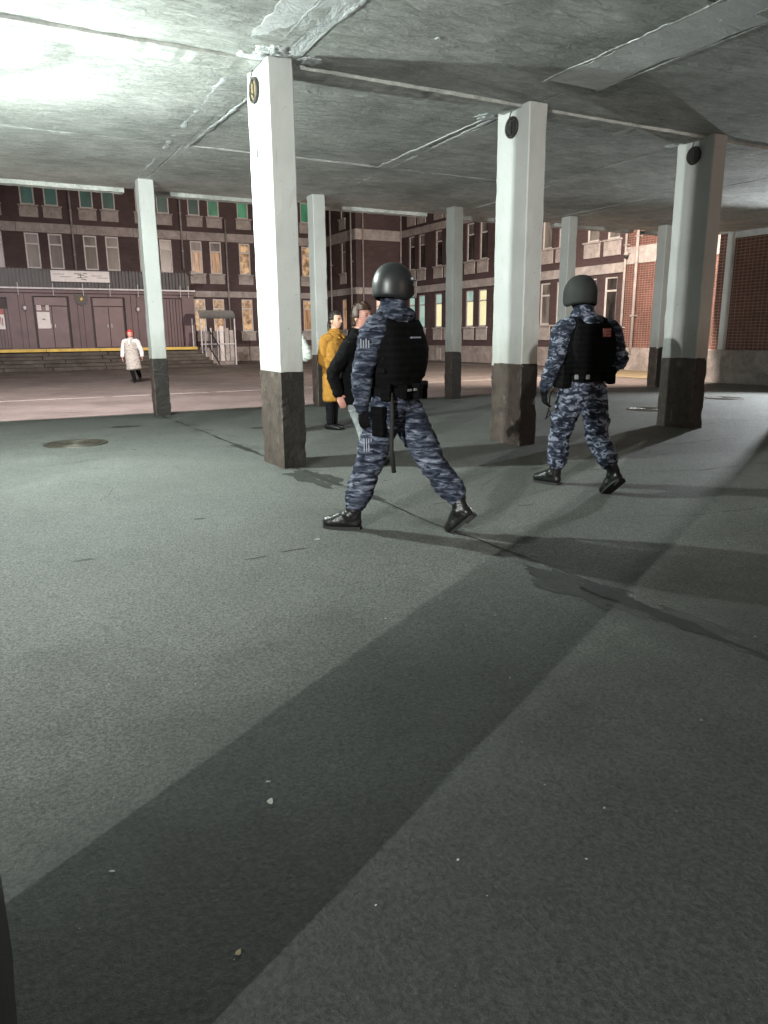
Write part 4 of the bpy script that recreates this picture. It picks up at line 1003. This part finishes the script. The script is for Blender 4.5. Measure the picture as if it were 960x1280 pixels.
def guard(loc, label, a_t, a_h, J, mats, pal=0):
    """helmeted guard. a_t/a_h: heading of torso and head; J: joints in the figure's frame (x right in view, y away, z up)"""
    t = person(loc, label); f = V3(-math.sin(a_t), math.cos(a_t), 0); r = V3(f.y, -f.x, 0); fh = V3(-math.sin(a_h), math.cos(a_h), 0)
    bm = bmesh.new(); pe, wa, ch, uc, nb, hd = (Vector(J[k]) for k in ('pelvis', 'waist', 'chest', 'upper', 'neck', 'head'))
    sweep(bm, [pe + V3(0, 0, -.07), pe, wa, ch, uc, nb + V3(0, 0, -.02)], [(.165, .125), (.185, .140), (.170, .128), (.195, .145), (.185, .125), (.095, .088)], r, 24, 4, .7)
    sweep(bm, [uc + V3(0, 0, .03), nb, nb + V3(0, 0, .075)], [(.13, .11), (.100, .098), (.088, .092)], r, 18, 3, .5)               # stand collar
    for s, k in ((-1, 'L'), (1, 'R')):
        sh, el, wr = Vector(J['sh' + k]), Vector(J['el' + k]), Vector(J['wr' + k])
        sweep(bm, [uc + r * (s * .08), sh, sh.lerp(el, .4), sh.lerp(el, .8), el, el.lerp(wr, .35), el.lerp(wr, .8), wr], [.085, .092, .084, .074, .068, .066, .056, .046], f, 16, 3, .8)
        hp, kn, an = Vector(J['hip' + k]), Vector(J['knee' + k]), Vector(J['ank' + k])
        bl = kn.lerp(an, .62)
        sweep(bm, [hp + V3(0, 0, .06), hp, hp.lerp(kn, .45), kn, kn.lerp(an, .3), bl, kn.lerp(an, .76), kn.lerp(an, .86)], [(.105, .115), (.116, .13), (.108, .116), (.092, .097), (.091, .095), (.090, .094), (.078, .082), (.055, .060)], r, 18, 3, .5)
        oo = f * .02
        sweep(bm, [hp.lerp(kn, .50) + r * (s * .085), hp.lerp(kn, .72) + r * (s * .082)], [(.035, .075), (.035, .07)], r, 12, 3, .5)          # cargo pocket
    link('body', fuse(bm, .0115, mats['camo'], 2, .015, 13, pal), t)
    # covered head under the helmet
    hb, hr, hf = head_bm(hd, fh, 0, 1.02); bm2 = hb; sweep(bm2, [nb + V3(0, 0, .01), hd + V3(0, 0, -.06)], [.062, .062], r, 14, 3)
    link('balaclava', fuse(bm2, .009, MAT['black'], 2), t)
    hs = mats.get('hs', 1.0); helmet(t, hd + V3(0, 0, .028), fh, mats['helmet'], .138 * hs, .155 * hs, .165 * hs, visor=mats.get('visor', False))
    # plate vest: one thick shell over chest and back, with shoulder straps and back panel
    bm = bmesh.new()
    sweep(bm, [wa + V3(0, 0, -.02), wa.lerp(ch, .5), ch, uc + V3(0, 0, -.01)], [(.200, .155), (.222, .172), (.236, .182), (.205, .150)], r, 26, 4, .35, .8)
    sweep(bm, [wa - f * .10 + V3(0, 0, .04), ch - f * .110, uc - f * .090 + V3(0, 0, .02)], [(.180, .066), (.205, .070), (.175, .05)], r, 22, 4, .4, .62)
    sweep(bm, [wa + f * .10 + V3(0, 0, .04), ch + f * .125, uc + f * .095], [(.150, .06), (.165, .065), (.13, .05)], r, 22, 4, .4, .62)
    for s in (-1, 1): sweep(bm, [uc - f * .12 + r * (s * .105), uc + r * (s * .115) + V3(0, 0, .085), uc + f * .12 + r * (s * .105)], [(.045, .03), (.048, .028), (.045, .03)], r, 12, 4, .6)
    vest = link('vest', fuse(bm, .0125, MAT['blackvest'], 4, .004, 9, pal + 4), t)
    Q = lambda c: (lambda x, y, z: c + r * x + f * y + V3(0, 0, z))
    for zz in (.02, .10): 
        for s in (-1, 1): pouch('side_strap', vest, wa.lerp(ch, .3) + r * (s * .205) + V3(0, 0, zz), r, f, .03, .20, .035, MAT['black'], False)
    ring_band('belt', t, wa + V3(0, 0, -.055), r, f, .196, .156, .055, MAT['black'])
    return t, dict(f=f, r=r, fh=fh, pe=pe, wa=wa, ch=ch, uc=uc, nb=nb, hd=hd, vest=vest, Q=Q)

# ---------------- walking guard (facing left, seen from behind his left)
G1 = dict(pelvis=(-.035, 0, .93), waist=(-.035, 0, 1.06), chest=(-.035, .0, 1.28), upper=(-.045, .01, 1.42), neck=(-.05, .02, 1.515), head=(-.04, .03, 1.665),
          shL=(-.165, -.135, 1.415), elL=(-.255, -.185, 1.13), wrL=(-.262, -.150, .895), shR=(.075, .155, 1.42), elR=(.06, .285, 1.15), wrR=(-.11, .34, 1.02),
          hipL=(-.095, -.06, .875), kneeL=(-.225, -.02, .475), ankL=(-.352, .03, .115), hipR=(.03, .07, .875), kneeR=(.235, .0, .475), ankR=(.445, -.125, .20))
t, g = guard((-.315, -3.099), 'guard in blue camouflage and black vest mid-stride, helmet with visor', math.radians(48), math.radians(-40), G1, dict(camo=MAT['camo2'], helmet=MAT['helmet1'], visor=True, hs=.90), 2)
boot(t, (-.285, .015, .0), (-.565, .075, .0), (0, 0, 1), (-.318, .012, .33))
boot(t, (.520, -.175, .140), (.365, -.085, -.022), (-.35, .1, .93), (.372, -.078, .335), .85)
bm = bmesh.new(); hand_bm(bm, (-.258, -.143, .885), (.10, .10, -1), (.5, .8, 0), 1.05, .85, 1); sweep(bm, [(-.262, -.15, .93), (-.258, -.143, .885)], [.047, .038], (1, 0, 0), 12, 2); link('glove', fuse(bm, .0042, MAT['black'], 2), t)
bm = bmesh.new(); hand_bm(bm, (-.12, .345, 1.01), (-.8, .3, -.5), (.2, -.9, .2), 1.05, .9, -1); link('glove', fuse(bm, .0042, MAT['black'], 2), t)
f, r, wa, pe, ch = g['f'], g['r'], g['wa'], g['pe'], g['ch']
for ang, w_, h_, nm in ((-150, .07, .11, 'pouch'), (-118, .05, .09, 'pouch'), (-82, .055, .10, 'pouch'), (-45, .08, .12, 'pouch'), (60, .08, .12, 'pouch'), (120, .08, .12, 'pouch')):
    a = math.radians(ang); c = wa + V3(0, 0, -.06) + r * (.225 * math.cos(a)) + f * (.185 * math.sin(a)); rd = (r * math.cos(a) + f * math.sin(a)).normalized()
    pouch(nm, t, c, V3(-rd.y, rd.x, 0), rd, w_, .05, h_, MAT['blackvest'])
for k, (dx, dz) in enumerate(((-.03, .005), (.04, -.03))):
    c = wa + V3(0, 0, -.045) - f * .19 + r * (-.07 + .07 * k); MB(g['Q'](c)).box(-.022, .022, -.01, .0, -.008, .008).bevel(.002).build('buckle', MAT['buckle'], t)
MB().tube([(-.06, -.205, 1.0), (-.055, -.215, .86), (-.062, -.205, .62), (-.045, -.19, .455)], [.013, .015, .0155, .0165], 10).build('baton', MAT['sole'], t, True)
pouch('holster', t, V3(-.145, -.165, .80), r, f, .05, .10, .20, MAT['blackvest'])
ba = MB(lambda x, y, z: V3(-.225, -.245, 1.325) + V3(x, x * .25, z) + V3(-.0, -.004, 0) * y).box(-.04, .03, -1, 1, -.038, .038).build('sleeve_badge', MAT['camo2'], t)
for k in range(4): MB(lambda x, y, z: V3(-.225, -.252, 1.325) + V3(x, x * .25, z) + V3(0, -.004, 0) * y).box(-.036 + k * .017, -.028 + k * .017, -1, 1, -.030, .030 - .01 * (k % 2)).build('badge_stripe', MAT['badge'], ba)
for k in range(4): MB(lambda x, y, z: V3(-.222, -.148, .64) + V3(x, x * .2, z) + V3(0, -.004, 0) * y).box(-.030 + k * .016, -.023 + k * .016, -1, 1, -.045, .045).build('knee_stripe', MAT['badge'], t)
MB(g['Q'](g['uc'] - f * .185 + V3(0, 0, -.06))).box(-.03, .075, -.004, .0, -.006, .004).build('reflective_strip', MAT['badge'], g['vest'])
# hood / collar roll at the nape
bm = bmesh.new(); n0 = g['nb'] - f * .085
sweep(bm, [n0 + r * .14 + f * .09 + V3(0, 0, -.05), n0 + r * .08 + V3(0, 0, -.01), n0 - r * .08 + V3(0, 0, -.01), n0 - r * .14 + f * .09 + V3(0, 0, -.05)], [.028, .05, .05, .028], (0, 0, 1), 14, 5)
link('hood', fuse(bm, .010, MAT['camo2'], 3, .006, 18, 5), t)

# ---------------- second guard, seen from behind, stepping away
G2 = dict(pelvis=(-.02, 0, .93), waist=(-.015, -.005, 1.06), chest=(.0, -.005, 1.28), upper=(-.01, .01, 1.415), neck=(-.05, .025, 1.51), head=(-.072, .05, 1.665),
          shL=(-.225, -.045, 1.405), elL=(-.305, -.10, 1.13), wrL=(-.362, .0, .905), shR=(.195, .05, 1.40), elR=(.285, -.02, 1.145), wrR=(.20, .20, 1.05),
          hipL=(-.115, -.01, .875), kneeL=(-.168, .17, .475), ankL=(-.165, .235, .12), hipR=(.075, .02, .875), kneeR=(.112, -.06, .475), ankR=(.195, -.30, .235))
t, g = guard((1.795, -2.708), 'guard seen from behind with matte helmet and red back patch', math.radians(14), math.radians(10), G2, dict(camo=MAT['camo'], helmet=MAT['helmet2'], hs=.96), 7)
boot(t, (-.140, .195, .0), (-.335, .40, .0), (0, 0, 1), (-.168, .215, .34))
boot(t, (.262, -.345, .150), (.172, -.175, -.020), (-.1, .55, .85), (.152, -.195, .37), .95)
bm = bmesh.new(); hand_bm(bm, (-.362, .005, .885), (.12, .12, -1), (.8, .3, 0), 1.05, .9, -1); sweep(bm, [(-.362, .0, .93), (-.362, .005, .885)], [.047, .038], (1, 0, 0), 12, 2); link('glove', fuse(bm, .0042, MAT['black'], 2), t)
bm = bmesh.new(); hand_bm(bm, (.195, .205, 1.045), (-.8, .5, -.1), (0, -.5, -1), 1.05, .9, 1); link('glove', fuse(bm, .0042, MAT['black'], 2), t)
f, r, wa, pe, ch = g['f'], g['r'], g['wa'], g['pe'], g['ch']
for ang, w_, h_, d_, nm in ((-168, .15, .19, .09, 'hip_bag'), (-12, .09, .15, .07, 'pouch'), (-60, .05, .08, .04, 'pouch'), (-120, .06, .09, .04, 'pouch'), (70, .08, .12, .05, 'pouch'), (110, .08, .12, .05, 'pouch')):
    a = math.radians(ang); c = wa + V3(0, 0, -.045) + r * ((.20 + d_ * .5) * math.cos(a)) + f * ((.165 + d_ * .5) * math.sin(a)); rd = (r * math.cos(a) + f * math.sin(a)).normalized()
    pouch(nm, t, c, V3(-rd.y, rd.x, 0), rd, w_, d_, h_, MAT['blackvest'])
for k in range(2): MB(g['Q'](wa + V3(0, 0, -.045) - f * .178 + r * (-.16 + .09 * k) + f * .03 * (1 - k))).box(-.018, .018, -.01, .0, -.02, .02).bevel(.003).build('buckle', MAT['buckle'], t)
MB().tube([(-.245, .02, .97), (-.31, .0, .84), (-.315, -.01, .74), (-.335, -.01, .65)], .006, 6).build('cord', MAT['black'], t)
MB().tube([(-.322, -.012, .735), (-.30, -.012, .68), (-.345, -.012, .64)], .010, 6).build('clip', MAT['sole'], t)
c = g['uc'] - f * .198 + r * .075 + V3(0, 0, -.035)
pt = MB(g['Q'](c)).box(-.036, .036, -.008, .004, -.036, .036).build('back_patch', MAT['badgered'], g['vest']); 
for q in ((-.03, .03, .016, .030), (-.03, -.012, -.03, .016), (-.012, .026, -.008, .004), (.0, .03, -.032, -.02)): MB(g['Q'](c)).box(q[0], q[1], -.011, -.0085, q[2], q[3]).build('patch_mark', MAT['red'], g['vest'])
bm = bmesh.new(); n0 = g['nb'] - f * .05
sweep(bm, [n0 + r * .12 + f * .1 + V3(0, 0, -.04), n0 + r * .07 + V3(0, 0, .015), n0 - r * .07 + V3(0, 0, .015), n0 - r * .12 + f * .1 + V3(0, 0, -.04)], [.024, .036, .036, .024], (0, 0, 1), 14, 5)
link('collar', fuse(bm, .010, MAT['camo'], 3, .005, 18, 6), t)
# knee pads on the trousers' front
for s, k in ((-1, 'L'), (1, 'R')): pouch('knee_pad', t, Vector(G2['knee' + k]) + f * .07, r, f, .11, .05, .15, MAT['camo'], False)

def civilian(loc, label, a, H, coat, coat_mat, leg_mat, J, hem, skin, sleeve_mat=None, flare=1.0, leg_r=1.0, shoe='leather', fold=.009, slim=1.0):
    """standing or walking person in a coat; joints in the figure's frame"""
    t = person(loc, label); f = V3(-math.sin(a), math.cos(a), 0); r = V3(f.y, -f.x, 0)
    pe, wa, ch, uc, nb, hd = (Vector(J[k]) for k in ('pelvis', 'waist', 'chest', 'upper', 'neck', 'head'))
    hb, hr, hf = head_bm(hd, V3(-math.sin(J.get('ah', a)), math.cos(J.get('ah', a)), 0), 0, J.get('R', 1.0))
    sweep(hb, [uc + V3(0, 0, .02), nb, hd + V3(0, 0, -.05) - hf * .015], [.070, .056, .054], r, 14, 3)
    for s, k in ((-1, 'L'), (1, 'R')):
        wr = Vector(J['wr' + k]); el = Vector(J['el' + k]); d = Vector(J.get('hd' + k, (0, 0, -1)))
        sweep(hb, [uc + r * (s * .1), Vector(J['sh' + k]), el, wr], [.05, .05, .04, .027], f, 10, 3)
        hand_bm(hb, wr, d, r * (-s), .95, .5, s if s > 0 else -s)
    sweep(hb, [pe, wa, ch, uc], [(.13, .09), (.12, .085), (.14, .09), (.13, .08)], r, 16, 3)
    link('body', fuse(hb, .0065, skin, 1), t)
    bm = bmesh.new(); k_ = slim
    pts = [Vector((pe.x, pe.y, hem)) + Vector(J.get('hemoff', (0, 0, 0))), pe, wa, ch, uc, nb + V3(0, 0, -.03)]
    sweep(bm, pts, [(.20 * flare * k_, .165 * flare * k_), (.195 * k_, .155 * k_), (.185 * k_, .145 * k_), (.20 * k_, .150 * k_), (.185 * k_, .125 * k_), (.095, .09)], r, 26, 5, .25)
    sweep(bm, [nb + V3(0, 0, -.04) , nb + V3(0, 0, .03)], [(.098, .092), (.082, .085)], r, 18, 3, .3)
    def arms(bm):
        for s, k in ((-1, 'L'), (1, 'R')):
            sh, el, wr = Vector(J['sh' + k]), Vector(J['el' + k]), Vector(J['wr' + k])
            sweep(bm, [uc + r * (s * .09), sh, sh.lerp(el, .5), el, el.lerp(wr, .5), wr], [.08, .084, .076, .068, .062, .055], f, 16, 3, .5)
    if sleeve_mat is None: arms(bm)
    o = link(coat, fuse(bm, .011, coat_mat, 3, fold, 13, H * 9), t)
    if sleeve_mat:
        bm = bmesh.new(); arms(bm); link('sleeves', fuse(bm, .011, sleeve_mat, 3, fold * .7, 15, 4), t)
    bm = bmesh.new(); k2 = leg_r
    for k in 'LR':
        hp, kn, an = Vector(J['hip' + k]), Vector(J['knee' + k]), Vector(J['ank' + k])
        sweep(bm, [hp, hp.lerp(kn, .5), kn, kn.lerp(an, .5), an], [.10 * k2, .092 * k2, .074 * k2, .068 * k2, .060 * k2], r, 16, 4, .5)
    sweep(bm, [pe + V3(0, 0, -.06), pe + V3(0, 0, .08)], [(.15, .115), (.155, .12)], r, 18, 3, .5)
    link('trousers', fuse(bm, .011, leg_mat, 3, .007, 14, 2), t)
    for k in 'LR':
        an = Vector(J['ank' + k]); fd = Vector(J.get('ft' + k, (f.x, f.y, 0))).normalized(); h0 = V3(an.x, an.y, max(0, an.z - .10)) - fd * .07
        bm = bmesh.new(); up = V3(0, 0, 1); s = fd.cross(up)
        sweep(bm, [h0 + up * .045, h0 + fd * .09 + up * .05, h0 + fd * .18 + up * .038, h0 + fd * .24 + up * .03], [(.036, .04), (.04, .046), (.045, .034), (.036, .026)], s, 14, 4)
        link('shoe', fuse(bm, .008, MAT[shoe], 2, clampz=max(.0, h0.z)), t)
    return t, dict(f=f, r=r, hr=hr, hf=hf, hd=hd, uc=uc, nb=nb, ch=ch, coat=o)

# ---------------- person in the ochre coat
JY = dict(pelvis=(.02, 0, .90), waist=(.03, 0, 1.02), chest=(.05, 0, 1.2), upper=(.06, 0, 1.33), neck=(.075, -.01, 1.43), head=(.095, -.02, 1.595), ah=math.radians(-128), R=1.05,
          shL=(.16, .11, 1.32), elL=(.17, .16, 1.05), wrL=(.17, .02, .92), shR=(-.06, -.09, 1.31), elR=(-.115, -.09, 1.03), wrR=(-.01, -.17, .93), hdR=(1, -.2, -.3), hdL=(-.6, -.6, -.4),
          hipL=(.06, .06, .85), kneeL=(.045, .05, .46), ankL=(.03, .06, .10), hipR=(-.015, -.06, .85), kneeR=(-.02, -.05, .46), ankR=(-.02, -.05, .10))
t, g = civilian((1.735, 2.517), 'person in glasses and long ochre coat standing beside the thin column', math.radians(-118), 1.74, 'coat', MAT['ochre'], MAT['trouser'], JY, .44, MAT['skin'], flare=.98, leg_r=.92, slim=.84)
hair_shell(t, g['hd'], g['hr'], g['hf'], 1.05, MAT['hair'], front=.5); face_bits(t, g['hd'], g['hr'], g['hf'], 1.05, MAT['hair'], True)
bm = bmesh.new(); hb_ = g['hd'] - g['hf'] * .10; sweep(bm, [hb_ + V3(0, 0, .0), hb_ - g['hf'] * .03 + V3(0, 0, -.06), hb_ - g['hf'] * .025 + V3(0, 0, -.17), hb_ - g['hf'] * .015 + V3(0, 0, -.25)], [.035, .030, .026, .010], (1, 0, 0), 12, 4); link('hair_tail', fuse(bm, .008, MAT['hair'], 1, .004, 40, 2), t)
bm = bmesh.new(); nn = g['nb']
for s in (-1, 1): sweep(bm, [nn + g['r'] * (s * .075) - g['f'] * .04, nn + g['r'] * (s * .085) + g['f'] * .05 + V3(0, 0, -.02), nn + g['r'] * (s * .055) + g['f'] * .125 + V3(0, 0, -.09)], [(.02, .035), (.02, .04), (.012, .02)], (0, 0, 1), 12, 4)
link('collar', fuse(bm, .009, MAT['ochre'], 2), t)
for s in (-1, 1):
    c = g['ch'] + g['f'] * .155 + g['r'] * (s * .10) + V3(0, 0, -.28); pouch('pocket_flap', t, c, g['r'], g['f'], .13, .02, .05, MAT['ochre'], False)
for k in range(4): MB(lambda x, y, z: g['ch'] + g['f'] * (.158 + y) + g['r'] * x + V3(0, 0, z - .12 * k + .06)).box(-.012, .012, -.01, .008, -.012, .012).bevel(.004).build('button', MAT['dkmetal'], t)

# ---------------- person in the black jacket, between ochre coat and walking guard
JB = dict(pelvis=(-.02, 0, .88), waist=(0, 0, 1.0), chest=(.01, 0, 1.18), upper=(.03, 0, 1.30), neck=(.05, 0, 1.40), head=(.10, 0, 1.565), ah=math.radians(-128), R=1.12,
          shR=(-.02, -.17, 1.28), elR=(-.20, -.20, 1.0), wrR=(-.15, -.19, .78), shL=(.06, .17, 1.28), elL=(.12, .22, 1.0), wrL=(.16, .1, .82), hdR=(.4, 0, -1),
          hipR=(-.03, -.06, .84), kneeR=(.09, -.06, .45), ankR=(.17, -.04, .10), hipL=(.02, .08, .84), kneeL=(.13, .08, .45), ankL=(.19, .1, .10))
t, g = civilian((.605, -.52), 'person with brown hair, black jacket and pale jeans behind the walking guard', math.radians(-84), 1.70, 'jacket', MAT['black'], MAT['jeans'], JB, .70, MAT['skinpink'], flare=1.0, leg_r=1.05)
hair_shell(t, g['hd'], g['hr'], g['hf'], 1.12, MAT['hairbrown'], front=.35, puff=.02, low=-.45); face_bits(t, g['hd'], g['hr'], g['hf'], 1.12, MAT['hairbrown'])

# ---------------- person in the pale coat walking in the courtyard
JW = dict(pelvis=(.0, 0, .86), waist=(-.005, 0, .98), chest=(-.01, 0, 1.14), upper=(-.01, 0, 1.26), neck=(-.005, -.01, 1.33), head=(-.002, -.02, 1.475), ah=math.radians(178), R=1.02, hemoff=(.03, 0, 0),
          shL=(.19, .0, 1.24), elL=(.30, .0, .98), wrL=(.335, -.06, .80), shR=(-.20, .0, 1.24), elR=(-.285, .02, 1.0), wrR=(-.285, -.06, .79),
          hipL=(.08, 0, .80), kneeL=(.10, .06, .43), ankL=(.11, .26, .16), hipR=(-.05, 0, .80), kneeR=(-.03, -.06, .44), ankR=(.02, -.02, .10), ftL=(.1, -1, 0), ftR=(.15, -1, 0))
t, g = civilian((1.501, 16.862), 'person in red hat and pale knee-length coat walking in the courtyard', math.radians(180), 1.62, 'coat', MAT['coat'], MAT['trouser'], JW, .42, MAT['skinpink'], MAT['sleeve'], 1.08, .95, fold=.013, slim=1.08)
hair_shell(t, g['hd'], g['hr'], g['hf'], 1.02, MAT['redhat'], front=.45, name='hat', puff=.022, low=-.35); face_bits(t, g['hd'], g['hr'], g['hf'], 1.02, MAT['hair'])
bm = bmesh.new(); sweep(bm, [g['nb'] + V3(-.06, -.06, .0), g['nb'] + V3(0, -.13, -.05), g['nb'] + V3(0, -.165, -.16)], [.03, .035, .03], (1, 0, 0), 10, 4); link('scarf', fuse(bm, .010, MAT['sleeve'], 2), t)

# ---------------- person behind the nearest column, only an elbow shows
JH = dict(pelvis=(0, 0, .90), waist=(0, 0, 1.02), chest=(0, 0, 1.22), upper=(0, 0, 1.35), neck=(0, 0, 1.43), head=(0, 0, 1.58),
          shR=(.19, 0, 1.34), elR=(.305, -.06, 1.09), wrR=(.10, .16, 1.08), shL=(-.19, 0, 1.34), elL=(-.22, .0, 1.08), wrL=(-.10, .18, 1.06), hdR=(-1, .4, 0), hdL=(1, .4, 0),
          hipR=(.08, 0, .86), kneeR=(.08, .0, .47), ankR=(.08, 0, .10), hipL=(-.08, 0, .86), kneeL=(-.08, 0, .47), ankL=(-.08, 0, .10))
t, g = civilian((1.05, 2.514), 'person in pale grey jacket hidden behind the nearest column, only an elbow shows', 0.0, 1.7, 'jacket', MAT['greyjacket'], MAT['trouser'], JH, .78, MAT['skin'])
hair_shell(t, g['hd'], g['hr'], g['hf'], 1.0, MAT['hair']); face_bits(t, g['hd'], g['hr'], g['hf'], 1.0, MAT['hair'])

# ================================================================== litter on the floor
def scrap(x, y, s, seed, mat, label=None):
    bm = bmesh.new(); n = 9; top = []; 
    for k in range(n):
        a = 2 * math.pi * k / n; rr = s * (1 + .6 * noise.noise((math.cos(a) * 1.5 + seed, math.sin(a) * 1.5, seed)))
        top.append(bm.verts.new((rr * math.cos(a) * 1.3, rr * math.sin(a) * .7, .001 + s * .10 * abs(noise.noise((a, seed, 3))))))
    c = bm.verts.new((0, 0, .002 + s * .06))
    for k in range(n): bm.faces.new((top[k], top[(k + 1) % n], c))
    o = link('litter_scrap', mesh_of(bm, mat), None, (x, y, .006), seed)
    return tag(o, label, 'litter', 'litter scraps on the floor') if label else o
scrap(-2.27, -5.70, .012, 1.3, MAT['paper'], 'largest white scrap in the dark floor stripe')
scrap(-2.24, -5.60, .007, 2.9, MAT['paper'], 'small white scrap just above the largest white scrap')
scrap(-2.53, -6.20, .008, 4.1, MAT['leafy'], 'dry yellowish leaf bit near the bottom edge in the dark stripe')
scrap(-2.74, -5.78, .006, 5.6, MAT['paper'], 'white scrap in the dark stripe near the lower left corner')
scrap(-.95, -3.05, .020, 6.2, MAT['paper'], 'white scrap by the front boot of the walking guard')
mb = MB()
for k in range(150):
    d = random.uniform(1.2, 11) ** 1.0; a = random.uniform(-.56, .56); px = d * math.tan(a)
    x = -2.9013 + px * math.cos(TH) + d * math.sin(TH); y = -7.5983 - px * math.sin(TH) + d * math.cos(TH)
    s = random.choice((.0012, .0016, .002, .0026, .0034)) * (1 + d * .22); an = random.uniform(0, 6.28); q = []
    for j in range(6):
        b = an + j * 1.047; rr = s * random.uniform(.6, 1.3); q.append((x + rr * math.cos(b), y + rr * .8 * math.sin(b), .0078 + random.uniform(0, .001)))
    mb.quad(*q)
tag(mb.build('small_litter', MAT['paper']), 'tiny pale specks of litter scattered over the asphalt', 'litter', kind='stuff')
